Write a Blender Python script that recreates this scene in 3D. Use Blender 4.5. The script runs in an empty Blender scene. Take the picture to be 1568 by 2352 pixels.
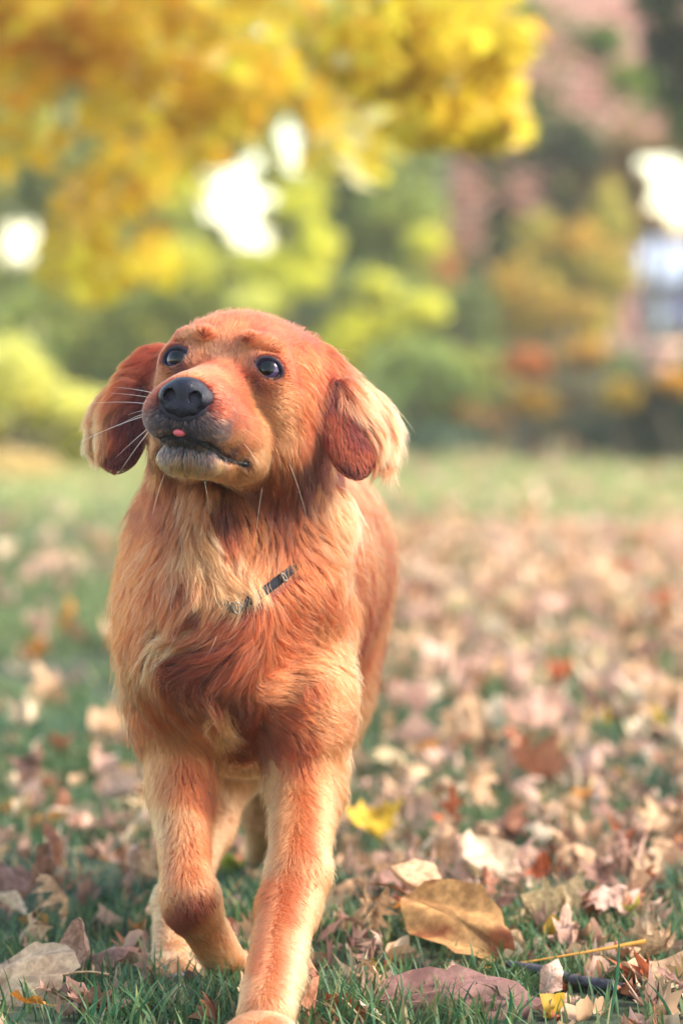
import bpy, math, random, time
import numpy as np
from mathutils import Vector, Matrix

T0 = time.time()
scn = bpy.context.scene
COL = scn.collection
R = math.radians

# ------------------------------------------------------------------ camera
CAM_H = 0.57
LENS = 135.0
PITCH = math.atan((1176 - 860) / (LENS / 24 * 1568))
cam_data = bpy.data.cameras.new('camera')
cam = bpy.data.objects.new('camera', cam_data)
COL.objects.link(cam)
cam.location = (0, 0, CAM_H)
cam.rotation_euler = (math.pi / 2 - PITCH, 0, 0)
cam_data.sensor_fit = 'VERTICAL'
cam_data.sensor_height = 36.0
cam_data.lens = LENS
cam_data.clip_start = 0.05
cam_data.clip_end = 4000
cam_data.dof.use_dof = True
cam_data.dof.focus_distance = 3.39
cam_data.dof.aperture_fstop = 4.6
cam_data.dof.aperture_blades = 0
scn.camera = cam

# ------------------------------------------------------------------ light
SUN_EL, SUN_AZ = 42.0, 98.0          # azimuth clockwise from the view direction (+Y)
world = bpy.data.worlds.new('World')
scn.world = world
world.use_nodes = True
wn = world.node_tree
wn.nodes.clear()
sky = wn.nodes.new('ShaderNodeTexSky')
sky.sky_type = 'NISHITA'
sky.sun_disc = False
sky.sun_elevation = R(SUN_EL)
sky.sun_rotation = R(SUN_AZ)
sky.dust_density = 0.8
sky.air_density = 1.0
bg = wn.nodes.new('ShaderNodeBackground')
bg.inputs['Strength'].default_value = 0.15
wo = wn.nodes.new('ShaderNodeOutputWorld')
warm = wn.nodes.new('ShaderNodeMix')                 # daylight white balance
warm.data_type = 'RGBA'
warm.blend_type = 'MULTIPLY'
warm.inputs[0].default_value = 1.0
warm.inputs[7].default_value = (1.14, 1.0, 0.80, 1)
wn.links.new(sky.outputs[0], warm.inputs[6])
wn.links.new(warm.outputs[2], bg.inputs[0])
wn.links.new(bg.outputs[0], wo.inputs[0])

sun_data = bpy.data.lights.new('sun', 'SUN')
sun = bpy.data.objects.new('sun', sun_data)
COL.objects.link(sun)
sun_data.energy = 1.5
sun_data.angle = R(16.0)
sun_data.color = (1.0, 0.90, 0.76)
az, el = R(SUN_AZ), R(SUN_EL)
sd = Vector((math.sin(az) * math.cos(el), math.cos(az) * math.cos(el), math.sin(el)))
sun.rotation_euler = (-sd).to_track_quat('-Z', 'Y').to_euler()
sun.location = sd * 60

scn.view_settings.view_transform = 'Standard'
scn.view_settings.look = 'None'
scn.view_settings.exposure = 2.12
scn.view_settings.gamma = 1.0
scn.view_settings.use_curve_mapping = False
scn.cycles.use_denoising = True
scn.cycles.max_bounces = 8
scn.cycles.diffuse_bounces = 4
scn.cycles.glossy_bounces = 3
scn.cycles.transmission_bounces = 6
scn.cycles.transparent_max_bounces = 12
scn.cycles.sample_clamp_indirect = 6.0
scn.cycles.caustics_reflective = False
scn.cycles.caustics_refractive = False

# ------------------------------------------------------------------ maths helpers
FPX = LENS / 24 * 1568
_f = np.array([0, math.cos(PITCH), -math.sin(PITCH)])
_u = np.array([0, math.sin(PITCH), math.cos(PITCH)])
CAM = np.array([0, 0, CAM_H])


def P(u, v, Y):
    """the place in the world seen at (u, v) of a 1568 x 2352 survey of the view, Y metres away"""
    d = _f + np.array([(u - 784) / FPX, 0, 0]) + _u * (1176 - v) / FPX
    return CAM + d * (Y / d[1])


def UV(p):
    q = p - CAM
    w = q @ _f
    return 784 + q[..., 0] / w * FPX, 1176 - (q @ _u) / w * FPX


_rng = np.random.default_rng(7)
_PERM = _rng.random(65536).astype(np.float32)


def noise3(p, scale=1.0, seed=0):
    """smooth value noise in 0..1"""
    q = np.asarray(p, np.float32) * scale + 1000.0 + seed * 17.31
    i = np.floor(q).astype(np.int64)
    f = q - i
    f = f * f * (3 - 2 * f)
    r = 0
    for dx in (0, 1):
        for dy in (0, 1):
            for dz in (0, 1):
                h = ((i[..., 0] + dx) * 73856093 ^ (i[..., 1] + dy) * 19349663 ^ (i[..., 2] + dz) * 83492791 ^ (seed * 7919)) & 0xFFFFFFF
                h = (h ^ (h >> 13)) * 1274126177 & 0xFFFFFFF
                val = _PERM[(h ^ (h >> 9)) & 65535]
                w = (f[..., 0] if dx else 1 - f[..., 0]) * (f[..., 1] if dy else 1 - f[..., 1]) * (f[..., 2] if dz else 1 - f[..., 2])
                r = r + val * w
    return r


def unit(a):
    return a / np.maximum(np.linalg.norm(a, axis=-1, keepdims=True), 1e-9)


def sstep(a, b, x):
    t = np.clip((x - a) / (b - a), 0, 1)
    return t * t * (3 - 2 * t)


# ------------------------------------------------------------------ object helpers
def tag(o, label=None, category=None, group=None, kind=None):
    for k, v in (('label', label), ('category', category), ('group', group), ('kind', kind)):
        if v:
            o[k] = v
    return o


def link(name, data, parent=None, loc=None):
    o = bpy.data.objects.new(name, data)
    COL.objects.link(o)
    if parent is not None:
        o.parent = parent
        if loc is None:
            o.matrix_parent_inverse = parent.matrix_world.inverted()
    if loc is not None:
        o.location = loc
    return o


def empty(name, loc=(0, 0, 0), rz=0.0):
    o = bpy.data.objects.new(name, None)
    COL.objects.link(o)
    o.location = loc
    o.rotation_euler = (0, 0, rz)
    o.empty_display_size = 0.1
    bpy.context.view_layer.update()
    return o


def mesh_np(name, verts, faces, mat=None, smooth=True, cols=None, faces2=None):
    """mesh from numpy arrays; faces (n,3) or (n,4), optional second face array; cols per vertex (n,3) linear"""
    me = bpy.data.meshes.new(name)
    verts = np.asarray(verts, np.float32)
    fl = [np.asarray(faces, np.int32)]
    if faces2 is not None:
        fl.append(np.asarray(faces2, np.int32))
    nl = sum(f.size for f in fl)
    npol = sum(len(f) for f in fl)
    me.vertices.add(len(verts))
    me.vertices.foreach_set('co', verts.ravel())
    me.loops.add(nl)
    me.polygons.add(npol)
    me.loops.foreach_set('vertex_index', np.concatenate([f.ravel() for f in fl]))
    tot = np.concatenate([np.full(len(f), f.shape[1], np.int32) for f in fl])
    me.polygons.foreach_set('loop_start', np.concatenate([[0], np.cumsum(tot)[:-1]]).astype(np.int32))
    me.polygons.foreach_set('loop_total', tot)
    me.update(calc_edges=True)
    me.validate()
    if smooth:
        me.polygons.foreach_set('use_smooth', np.ones(len(me.polygons), bool))
    if cols is not None:
        a = me.color_attributes.new('tint', 'FLOAT_COLOR', 'POINT')
        c = np.ones((len(me.vertices), 4), np.float32)
        c[:, :3] = cols[:len(me.vertices)]
        a.data.foreach_set('color', c.ravel())
    if mat is not None:
        me.materials.append(mat)
    return me


# ------------------------------------------------------------------ materials
def srgb(r, g, b):
    def f(c):
        c /= 255.0
        return c / 12.92 if c <= 0.04045 else ((c + 0.055) / 1.055) ** 2.4
    return np.array([f(r), f(g), f(b)])


class NT:
    def __init__(s, name):
        s.m = bpy.data.materials.new(name)
        s.m.use_nodes = True
        s.t = s.m.node_tree
        s.t.nodes.clear()
        s.out = s.t.nodes.new('ShaderNodeOutputMaterial')

    def n(s, typ, **kw):
        nd = s.t.nodes.new('ShaderNode' + typ)
        for k, v in kw.items():
            if k.startswith('i_'):
                nd.inputs[k[2:].replace('_', ' ')].default_value = v
            else:
                setattr(nd, k, v)
        return nd

    def l(s, a, b):
        s.t.links.new(a, b)

    def ramp(s, fac, stops):
        r = s.n('ValToRGB')
        e = r.color_ramp.elements
        while len(e) < len(stops):
            e.new(0.5)
        for el, (p, c) in zip(e, stops):
            el.position = p
            el.color = (*c[:3], 1)
        s.l(fac, r.inputs[0])
        return r.outputs[0]

    def noise(s, scale, detail=4, rough=0.55, coord='Object'):
        tc = s.n('TexCoord')
        nn = s.n('TexNoise')
        nn.inputs['Scale'].default_value = scale
        nn.inputs['Detail'].default_value = detail
        nn.inputs['Roughness'].default_value = rough
        s.l(tc.outputs[coord], nn.inputs['Vector'])
        return nn.outputs['Fac']

    def mul(s, a, b, blend='MULTIPLY', fac=1.0):
        mx = s.n('Mix', data_type='RGBA', blend_type=blend)
        mx.inputs[0].default_value = fac
        for sock, val in ((mx.inputs[6], a), (mx.inputs[7], b)):
            if hasattr(val, 'links') or hasattr(val, 'is_linked'):
                s.l(val, sock)
            else:
                sock.default_value = (*val[:3], 1)
        return mx.outputs[2]

    def bump(s, fac, strength=0.3, dist=0.01):
        b = s.n('Bump')
        b.inputs['Strength'].default_value = strength
        b.inputs['Distance'].default_value = dist
        s.l(fac, b.inputs['Height'])
        return b.outputs[0]


def simple_mat(name, color, rough=0.7, spec=0.4, nscale=30, namt=0.25, bump=0.2, bdist=0.003, metallic=0.0):
    t = NT(name)
    b = t.n('BsdfPrincipled')
    nz = t.noise(nscale)
    c = np.array(color)
    t.l(t.ramp(nz, [(0.3, c * (1 - namt)), (0.7, np.minimum(c * (1 + namt), 1))]), b.inputs['Base Color'])
    b.inputs['Roughness'].default_value = rough
    b.inputs['Specular IOR Level'].default_value = spec
    b.inputs['Metallic'].default_value = metallic
    if bump:
        t.l(t.bump(nz, bump, bdist), b.inputs['Normal'])
    t.l(b.outputs[0], t.out.inputs[0])
    return t.m


def leaf_mat(name, translucent=0.45, rough=0.55, spec=0.35, veins=False, spot=0.0, nscale=60):
    """thin leaf: colour from the mesh attribute 'tint', some light comes through"""
    t = NT(name)
    at = t.n('Attribute', attribute_name='tint')
    col = at.outputs['Color']
    nz = t.noise(nscale, 3)
    col = t.mul(col, t.ramp(nz, [(0.3, (0.75, 0.75, 0.75)), (0.7, (1.0, 1.0, 1.0))]))
    if spot:
        n2 = t.noise(nscale * 0.5, 5, 0.7)
        col = t.mul(col, t.ramp(n2, [(0.42, (1 - spot, 1 - spot * 1.15, 1 - spot * 1.2)), (0.58, (1, 1, 1))]))
    b = t.n('BsdfPrincipled')
    t.l(col, b.inputs['Base Color'])
    b.inputs['Roughness'].default_value = rough
    b.inputs['Specular IOR Level'].default_value = spec
    t.l(t.bump(nz, 0.35, 0.002), b.inputs['Normal'])
    tr = t.n('BsdfTranslucent')
    t.l(col, tr.inputs['Color'])
    mx = t.n('MixShader')
    mx.inputs[0].default_value = translucent
    t.l(b.outputs[0], mx.inputs[1])
    t.l(tr.outputs[0], mx.inputs[2])
    t.l(mx.outputs[0], t.out.inputs[0])
    return t.m

# =================================================================== the lawn
gr = NT('lawn_soil')
n1 = gr.noise(9, 5, 0.6)
n2 = gr.noise(0.35, 4, 0.6)
c1 = gr.ramp(n1, [(0.3, srgb(28, 32, 26)), (0.55, srgb(52, 66, 46)), (0.75, srgb(112, 104, 78))])
c2 = gr.ramp(n2, [(0.35, (0.85, 0.9, 0.8)), (0.65, (1.3, 1.25, 1.0))])
_b = gr.n('BsdfPrincipled')
gr.l(gr.mul(c1, c2), _b.inputs['Base Color'])
_b.inputs['Roughness'].default_value = 0.95
gr.l(gr.bump(gr.noise(60, 4), 0.8, 0.01), _b.inputs['Normal'])
gr.l(_b.outputs[0], gr.out.inputs[0])


def ground_z(x, y):
    p = np.stack([np.asarray(x, float), np.asarray(y, float), np.zeros_like(np.asarray(x, float))], -1)
    near = np.clip((np.asarray(y, float) - 2.0) / 3, 0, 1)
    return (noise3(p, 1.1, 41) - 0.5) * 0.030 + (noise3(p, 4.0, 42) - 0.5) * 0.010 + (noise3(p, 0.25, 43) - 0.5) * 0.06 * np.clip((p[..., 1] - 6) / 10, 0, 1) - 0.004


gx = np.concatenate([-np.geomspace(900, 1.6, 26), np.arange(-1.5, 1.51, 0.05), np.geomspace(1.6, 900, 26)])
gy = np.concatenate([[-60, -20, -6, 0, 2], np.arange(2.6, 6.0, 0.05), np.geomspace(6.0, 1800, 90)])
GX, GY = np.meshgrid(gx, gy, indexing='ij')
GZ = ground_z(GX, GY)
gi = np.arange(len(gx) - 1)[:, None] * len(gy)
gj = np.arange(len(gy) - 1)[None]
gf = np.stack([gi + gj, gi + len(gy) + gj, gi + len(gy) + gj + 1, gi + gj + 1], -1).reshape(-1, 4)
tag(link('ground', mesh_np('ground', np.stack([GX, GY, GZ], -1).reshape(-1, 3), gf, gr.m)), kind='structure')

# ---- grass blades
grng = np.random.default_rng(21)


def blades(n, y0, y1, h, w, wide=1.35, power=1.0):
    y = y0 + (y1 - y0) * grng.random(n) ** power
    # even cover: more blades where the strip is wider
    y = np.sqrt(y0 ** 2 + (y1 ** 2 - y0 ** 2) * grng.random(n))
    x = (grng.random(n) * 2 - 1) * (0.092 * y * wide + 0.12)
    p = np.stack([x, y, 0 * x], -1)
    dn = noise3(p, 5.0, 51)
    keep = grng.random(n) < 0.10 + 1.2 * sstep(0.34, 0.62, dn)
    p, x, y, dn = p[keep], x[keep], y[keep], dn[keep]
    n = len(p)
    p[:, 2] = ground_z(x, y) - 0.003
    H_ = h * (0.45 + 0.9 * grng.random(n)) * (0.7 + 0.6 * noise3(p, 2.2, 52))
    a = grng.random(n) * 2 * math.pi
    lean = 0.25 + 0.95 * grng.random(n) ** 1.3
    side = np.stack([np.cos(a), np.sin(a), 0 * a], -1)
    fwd = np.stack([-np.sin(a), np.cos(a), 0 * a], -1)
    W = w * (0.6 + 0.8 * grng.random(n))
    rows = []
    for t, ww in ((0, 0.8), (0.4, 1.0), (0.75, 0.62)):
        c = p + fwd * (H_ * lean * t ** 1.7)[:, None] + np.array([0, 0, 1.0]) * (H_ * (t - 0.22 * lean * t * t))[:, None]
        rows += [c - side * (W * ww / 2)[:, None], c + side * (W * ww / 2)[:, None]]
    tip = p + fwd * (H_ * lean)[:, None] + np.array([0, 0, 1.0]) * (H_ * (1 - 0.22 * lean))[:, None]
    V = np.stack(rows + [tip], 1)                          # n,7,3
    base = np.arange(n)[:, None] * 7
    q = np.concatenate([base + np.array([[0, 1, 3, 2]]), base + np.array([[2, 3, 5, 4]])])
    t3 = base + np.array([[4, 5, 6]])
    pal = np.array([srgb(54, 92, 68), srgb(70, 108, 72), srgb(96, 124, 74), srgb(46, 74, 60), srgb(150, 150, 98), srgb(172, 154, 116)])
    pick = np.clip((noise3(p, 3.0, 53) * 3.6 + grng.random(n) * 1.6 - 0.8).astype(int), 0, 3)
    r = grng.random(n)
    pick = np.where(r < 0.05, 4, np.where(r > 0.965, 5, pick))
    c = pal[pick] * (0.75 + 0.5 * grng.random(n))[:, None]
    dry = (sstep(5, 9, p[:, 1]) * 0.22 + sstep(11, 18, p[:, 1]) * 0.55)[:, None]  # sunlight on the far lawn painted in as a paler blade colour
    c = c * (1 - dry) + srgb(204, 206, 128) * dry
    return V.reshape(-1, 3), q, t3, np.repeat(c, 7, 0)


grass_mat = leaf_mat('grass_blade', 0.30, 0.5, 0.35, nscale=14)
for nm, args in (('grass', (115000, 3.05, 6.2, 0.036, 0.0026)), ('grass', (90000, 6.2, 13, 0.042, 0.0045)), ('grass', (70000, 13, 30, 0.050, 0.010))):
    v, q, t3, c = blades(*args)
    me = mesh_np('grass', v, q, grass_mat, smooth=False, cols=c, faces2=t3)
    tag(link('grass', me), kind='stuff', category='grass', label={3.05: 'short green grass blades around the dog and nearest leaves', 6.2: 'soft green grass of the middle lawn behind the dog', 13: 'pale green grass of the far lawn before the shrubs, tinted as if sunlit'}[args[1]])

# tall single blades standing up close at the bottom edge
tb = []
for (u, v, top_u, top_v) in ((205, 2352, 214, 2242), (305, 2352, 372, 2270), (240, 2352, 262, 2300), (640, 2352, 628, 2293), (1160, 2352, 1166, 2260), (850, 2352, 868, 2285),
                             (1395, 2352, 1420, 2135), (790, 2352, 793, 2240), (1545, 2352, 1480, 2250), (1055, 2352, 1063, 2310), (30, 2352, 52, 2316), (760, 2352, 735, 2290)):
    b0 = P(u, 2365, 3.34)
    b0[2] = ground_z(b0[0], b0[1])
    b0 = P(u, 2352, 3.355)
    t0 = P(top_u, top_v, 3.33)
    tb.append((np.array([b0[0], b0[1], 0.0]), t0))
vv, ff3, cc3 = [], [], []
for k, (b0, t0) in enumerate(tb):
    d = t0 - b0
    s = np.array([1, 0.2, 0]) * 0.0017
    bow = np.array([0.004 * (-1) ** k, 0.006, 0])
    o = len(vv)
    for t in (0, 0.25, 0.5, 0.75, 1):
        w = 1.0 - 0.95 * t ** 3
        c = b0 + d * t + bow * math.sin(math.pi * t)
        vv += [c - s * w, c + np.array([0, -0.0006, 0]), c + s * w]
    for r_ in range(4):
        for m_ in (0, 1):
            ff3.append((o + r_ * 3 + m_, o + r_ * 3 + m_ + 1, o + r_ * 3 + 4 + m_, o + r_ * 3 + 3 + m_))
    cc3 += [srgb(70, 122, 88) * (0.8 + 0.4 * random.Random(k).random())] * 15
tag(link('grass', mesh_np('grass', vv, np.array(ff3), grass_mat, cols=np.array(cc3))), kind='stuff', category='grass', label='tall upright single grass blades nearest the viewer')

# ------------------------------------------------------------------ fallen leaves
dry_mat = leaf_mat('dry_leaf', 0.22, 0.6, 0.3, spot=0.3, nscale=13)


def outline(kind, rnd):
    """closed outline around the midrib, unit length, stem end at y = 0, tip at y = 1"""
    if kind == 'maple':
        key = [(0.00, 0.02), (0.16, 0.04), (0.34, -0.10), (0.30, 0.10), (0.54, 0.16), (0.40, 0.27), (0.62, 0.52), (0.40, 0.50), (0.36, 0.64), (0.17, 0.50), (0.20, 0.74), (0.10, 0.78), (0.0, 1.0)]
    elif kind == 'oak':
        key = [(0.00, 0.0), (0.08, 0.06), (0.06, 0.14), (0.20, 0.20), (0.08, 0.30), (0.12, 0.36), (0.32, 0.46), (0.10, 0.52), (0.12, 0.60), (0.26, 0.74), (0.09, 0.76), (0.10, 0.88), (0.0, 1.0)]
    elif kind == 'ovate':
        key = [(0.0, 0.0), (0.07, 0.035), (0.17, 0.09), (0.235, 0.17), (0.305, 0.26), (0.31, 0.36), (0.345, 0.45), (0.305, 0.55), (0.29, 0.66), (0.20, 0.76), (0.145, 0.85), (0.06, 0.93), (0.015, 0.985), (0.0, 1.03)]
    else:                                                # broad
        key = [(0.0, 0.02), (0.16, 0.0), (0.34, 0.08), (0.44, 0.24), (0.43, 0.42), (0.46, 0.50), (0.34, 0.66), (0.22, 0.82), (0.09, 0.92), (0.0, 1.0)]
    wav = 0.012
    rt = [(x * (1 + rnd.uniform(-.08, .08)), y + rnd.uniform(-.015, .015)) for x, y in key]
    lf = [(-x * (1 + rnd.uniform(-.10, .10)), y + rnd.uniform(-.015, .015)) for x, y in key[1:-1]]
    return rt, lf[::-1]


def leaf_mesh_data(kind, seed, curl=0.5, fold=0.4, rings=3, stem=0.35):
    """unit leaf, about 60 triangles: outline rings drawn in to the midrib, then bent"""
    rnd = random.Random(seed)
    rt, lf = outline(kind, rnd)
    loop = np.array(rt + lf)
    n = len(loop)
    mid = np.stack([np.zeros(n), loop[:, 1] * 0.86 + 0.08], -1)
    nsub = 2 if rings >= 5 else 1
    if nsub == 2:
        loop = np.stack([loop, (loop + np.roll(loop, -1, 0)) / 2 * [1.02, 1]], 1).reshape(-1, 2)
        n = len(loop)
        mid = np.stack([np.zeros(n), loop[:, 1] * 0.86 + 0.08], -1)
    V = []
    for k in range(rings):
        t = k / (rings - 0.4)
        V.append(loop * (1 - t) + mid * t)
    V = np.concatenate(V + [np.array([[0, 0.5]])])
    q, t3 = [], []
    for k in range(rings - 1):
        for i in range(n):
            j = (i + 1) % n
            q.append((k * n + i, k * n + j, (k + 1) * n + j, (k + 1) * n + i))
    for i in range(n):
        t3.append(((rings - 1) * n + i, (rings - 1) * n + (i + 1) % n, rings * n))
    x, y = V[:, 0], V[:, 1] - 0.5
    z = np.abs(x) * fold * (1 + 0.3 * math.sin(seed)) + curl * (y ** 2) * 0.8 + curl * (x ** 2) * rnd.uniform(-0.3, 1.3)
    z = z + 0.10 * curl * np.sin(y * 9 + seed) * np.abs(x) * 3 + 0.04 * np.sin(x * 17 + y * 6 + seed * 2)
    z = z + 0.07 * curl * np.sin(seed * 1.7 + 13 * x * y)
    tw = rnd.uniform(-0.5, 0.5) * curl
    z = z + tw * x * y * 2
    V3 = np.stack([x * (1 - 0.25 * curl), y, z], -1)
    # stalk
    o = len(V3)
    sp = []
    r = 0.012
    for k in range(4):
        t = k / 3
        c = np.array([0.04 * math.sin(seed + t * 2), -0.47 - stem * t, V3[0, 2] + 0.10 * t * t * (1 if seed % 2 else -1)])
        sp += [c + [-r, 0, 0], c + [0, 0, r * 1.2], c + [r, 0, 0]]
    V3 = np.concatenate([V3, np.array(sp)])
    for k in range(3):
        for a in range(3):
            b = (a + 1) % 3
            q.append((o + k * 3 + a, o + k * 3 + b, o + (k + 1) * 3 + b, o + (k + 1) * 3 + a))
    return V3, np.array(q), np.array(t3)


LEAF_COL = {
    'tan': srgb(232, 188, 148), 'pink': srgb(234, 190, 168), 'pale': srgb(240, 214, 182), 'brown': srgb(184, 122, 92),
    'rust': srgb(190, 98, 56), 'mauve': srgb(170, 128, 112), 'yellow': srgb(240, 196, 62), 'orange': srgb(228, 150, 62),
    'lime': srgb(190, 196, 60), 'cream': srgb(240, 208, 160), 'maroon': srgb(122, 52, 46)}


def vein_tint(V, col, seed, amt=0.18):
    """base colour of a dry leaf: veins a little paler, margin a little browner, blotches"""
    x, y = V[:, 0], V[:, 1]
    vein = np.exp(-(x / 0.03) ** 2) + 0.5 * (np.abs(((y - np.abs(x) * 0.8) * 6) % 1 - 0.5) > 0.42)
    bl = noise3(np.stack([x, y, 0 * x + seed], -1), 5.0, 61)
    c = np.array(col)[None] * (1 + amt * (vein - 0.5))[:, None] * (0.80 + 0.45 * bl)[:, None]
    return np.clip(c, 0, 0.95)


leaf_cache = {}


def leaf_mesh(kind, colname, var):
    k = (kind, colname, var)
    if k not in leaf_cache:
        seed = hash((kind == 'oak', kind == 'ovate', kind == 'maple', len(colname), var)) % 997 + var
        rnd = random.Random(var * 31 + len(kind) * 7 + len(colname))
        V3, q, t3 = leaf_mesh_data(kind, var * 3 + len(colname), curl=rnd.uniform(0.5, 1.6), fold=rnd.uniform(0.1, 0.9))
        leaf_cache[k] = mesh_np(colname + '_' + kind + '_leaf', V3, q, dry_mat, cols=vein_tint(V3, LEAF_COL[colname], var), faces2=t3)
    return leaf_cache[k]


KINDN = {'maple': 'maple leaf', 'oak': 'oak leaf', 'ovate': 'oval leaf', 'broad': 'broad leaf'}


def place_leaf(kind, colname, var, x, y, size, rot, dz=0.0, label=None, group=None):
    me = leaf_mesh(kind, colname, var)
    o = bpy.data.objects.new('fallen_leaf', me)
    COL.objects.link(o)
    o.scale = (size, size, size)
    o.rotation_euler = rot
    m = o.rotation_euler.to_matrix()
    co = np.empty(len(me.vertices) * 3, np.float32)
    me.vertices.foreach_get('co', co)
    zmin = (co.reshape(-1, 3) @ np.array(m).T)[:, 2].min() * size
    o.location = (x, y, float(ground_z(x, y)) - zmin + dz)
    tag(o, label, 'leaf', group)
    return o


# the leaves one can tell apart, each with its own look and spot
def hero(kind, col, u, v, Y, size, rot, label, seed, curl, fold, lift=0.0, mat=None, tintf=None, width=1.0):
    V3, q, t3 = leaf_mesh_data(kind, seed, curl, fold, rings=5)
    V3 = V3 * np.array([width, 1, 1])
    me = mesh_np('fallen_leaf', V3, q, mat or dry_mat, cols=np.clip((tintf or vein_tint)(V3, LEAF_COL[col] if isinstance(col, str) else col, seed), 0, .95), faces2=t3)
    sub = bpy.data.objects.new('fallen_leaf', me)
    COL.objects.link(sub)
    sub.scale = (size,) * 3
    sub.rotation_euler = [R(a) for a in rot]
    sub.location = P(u, v, Y)
    tag(sub, label, 'leaf')
    return sub


def hero2(kind, col, a, b, nrm_, label, seed, curl, fold, tintf=None, width=1.0, cx=0.0):
    """leaf from stalk end a to tip b, facing nrm_"""
    a, b = P(*a), P(*b)
    yd = unit(b - a)
    nd = unit(np.array(nrm_, float) - yd * (np.array(nrm_, float) @ yd))
    xd = np.cross(yd, nd)
    o = hero(kind, col, 784, 1176, 3, 1.0, (0, 0, 0), label, seed, curl, fold, tintf=tintf, width=width)
    L_ = float(np.linalg.norm(b - a))
    m = Matrix(np.stack([xd, yd, nd], 1).tolist())
    o.scale = (L_,) * 3
    o.rotation_euler = m.to_euler()
    o.location = (a + b) / 2
    return o


def mottled(V, col, seed):
    x, y = V[:, 0], V[:, 1]
    p = np.stack([x, y, 0 * x + seed], -1)
    m = sstep(0.40, 0.62, noise3(p, 5.0, 62) * 0.6 + noise3(p, 14.0, 63) * 0.4)[:, None]
    edge = sstep(0.18, 0.34, np.abs(x))[:, None] * (x > 0)[:, None]
    vein = np.exp(-(x / 0.014) ** 2) + 0.7 * (np.abs((((y - np.abs(x) * 0.9) * 7) % 1) - 0.5) > 0.44)
    c = srgb(224, 172, 112) * (1 - m) + srgb(148, 80, 48) * m
    return (c * (1 - edge * 0.6) + srgb(160, 84, 44) * edge * 0.6) * (1 - 0.3 * vein[:, None])


hero2('ovate', 'brown', (925, 2040, 3.70), (1192, 2200, 3.62), (0.15, -0.85, 0.5), 'large brown mottled oval leaf standing on edge in the grass', 4, -0.22, 0.14, tintf=mottled, width=0.74)
hero2('broad', srgb(158, 116, 108), (875, 2300, 3.40), (1262, 2286, 3.42), (0.0, -0.80, 0.62), 'big folded purplish brown leaf lying flat at the bottom edge', 5, -0.25, -0.45, width=0.62)
hero2('broad', srgb(236, 196, 158), (150, 2232, 3.50), (-95, 2250, 3.56), (0.1, -0.75, 0.6), 'large beige leaf with one folded corner in the lower left corner', 6, -0.25, -0.40, width=.85)
hero('maple', 'yellow', 845, 1885, 4.66, 0.075, (35, 0, 20), 'bright yellow maple leaf lying just beside the planted front leg', 7, 0.6, 0.3)
hero('ovate', 'tan', 945, 2035, 3.80, 0.065, (70, 60, 150), 'narrow curled tan leaf tip sticking up above the mottled leaf', 8, 0.9, 0.9)
hero('oak', 'pink', 1290, 2165, 3.72, 0.075, (60, 10, 8), 'pinkish oak leaf standing upright to the side of the mottled leaf', 9, 0.7, 0.6)
hero('broad', 'tan', 1510, 2255, 3.52, 0.085, (18, -12, 80), 'tan broad leaf cut off by the frame beside the dark twig', 10, 0.5, 0.35)
hero('ovate', 'rust', 790, 2335, 3.38, 0.050, (40, -25, 40), 'small orange rust leaf beside the planted paw', 11, 0.8, 0.6)
hero('ovate', 'pale', 858, 2340, 3.37, 0.040, (25, 15, 70), 'small whitish leaf touching the orange rust leaf', 12, 0.6, 0.5)
hero('broad', 'pale', 1100, 1975, 4.20, 0.085, (38, 10, 30), 'pale cream leaf tilted up behind the mottled leaf', 13, 0.5, 0.3)
hero('broad', 'brown', 1215, 1765, 5.15, 0.085, (40, 12, 100), 'curled reddish brown leaf raised above the pale litter', 14, 1.1, 0.6)
hero('oak', 'rust', 1035, 1880, 4.66, 0.085, (62, 0, -20), 'rusty oak leaf standing nearly upright behind the yellow maple leaf', 15, 0.6, 0.4)
hero('maple', 'mauve', 100, 2035, 4.10, 0.088, (35, -12, -35), 'mauve pink curled maple leaf in the grass beside the raised paw side', 16, 0.9, 0.4)
hero('ovate', 'orange', 62, 2300, 3.40, 0.034, (20, 20, 95), 'tiny ochre leaf tucked under the large beige leaf', 17, 0.6, 0.6)
hero('maple', 'mauve', 195, 2298, 3.42, 0.060, (24, 6, 55), 'pinkish ragged maple leaf in dark grass below the beige leaf', 18, 0.8, 0.5)
hero('ovate', 'pale', 1140, 1640, 5.9, 0.06, (65, 0, -25), 'whitish leaf standing up in the blurred middle lawn', 19, 0.6, 0.4)
hero('ovate', 'pale', 15, 2082, 3.95, 0.045, (30, 0, 70), 'small whitish leaf at the left margin of the lawn', 20, 0.6, 0.4)

# the counted litter: nearest ones singly, the far ones as one carpet
lr = random.Random(77)
KW = [('maple', .20), ('oak', .34), ('ovate', .22), ('broad', .24)]
CW = [('tan', .29), ('pink', .31), ('pale', .12), ('brown', .09), ('rust', .03), ('mauve', .08), ('yellow', .012), ('orange', .02), ('lime', .008), ('cream', .04)]


def pickw(t):
    r = lr.random() * sum(w for _, w in t)
    for k, w in t:
        r -= w
        if r <= 0:
            return k
    return t[-1][0]


def litter_density(x, y):
    u = x / (0.0889 * y)
    n = float(noise3(np.array([[x, y * 0.8, 0]]), 1.7, 71)[0])
    n2 = float(noise3(np.array([[x, y * 0.5, 0]]), 0.6, 72)[0])
    d = 0.22 + 0.9 * max(0, (n - 0.35)) + 0.5 * max(0, n2 - 0.4)
    d *= 0.60 + 0.45 * min(1.2, max(-1, u)) + (0.1 if u > .1 else -.1) * (y > 8)
    if 7 < y < 16:
        d += 0.35 * (1 if u > 0.1 else 0.2) * max(0, n2 - 0.25) * 2
    if y > 14:
        d *= 0.12
    return d


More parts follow.
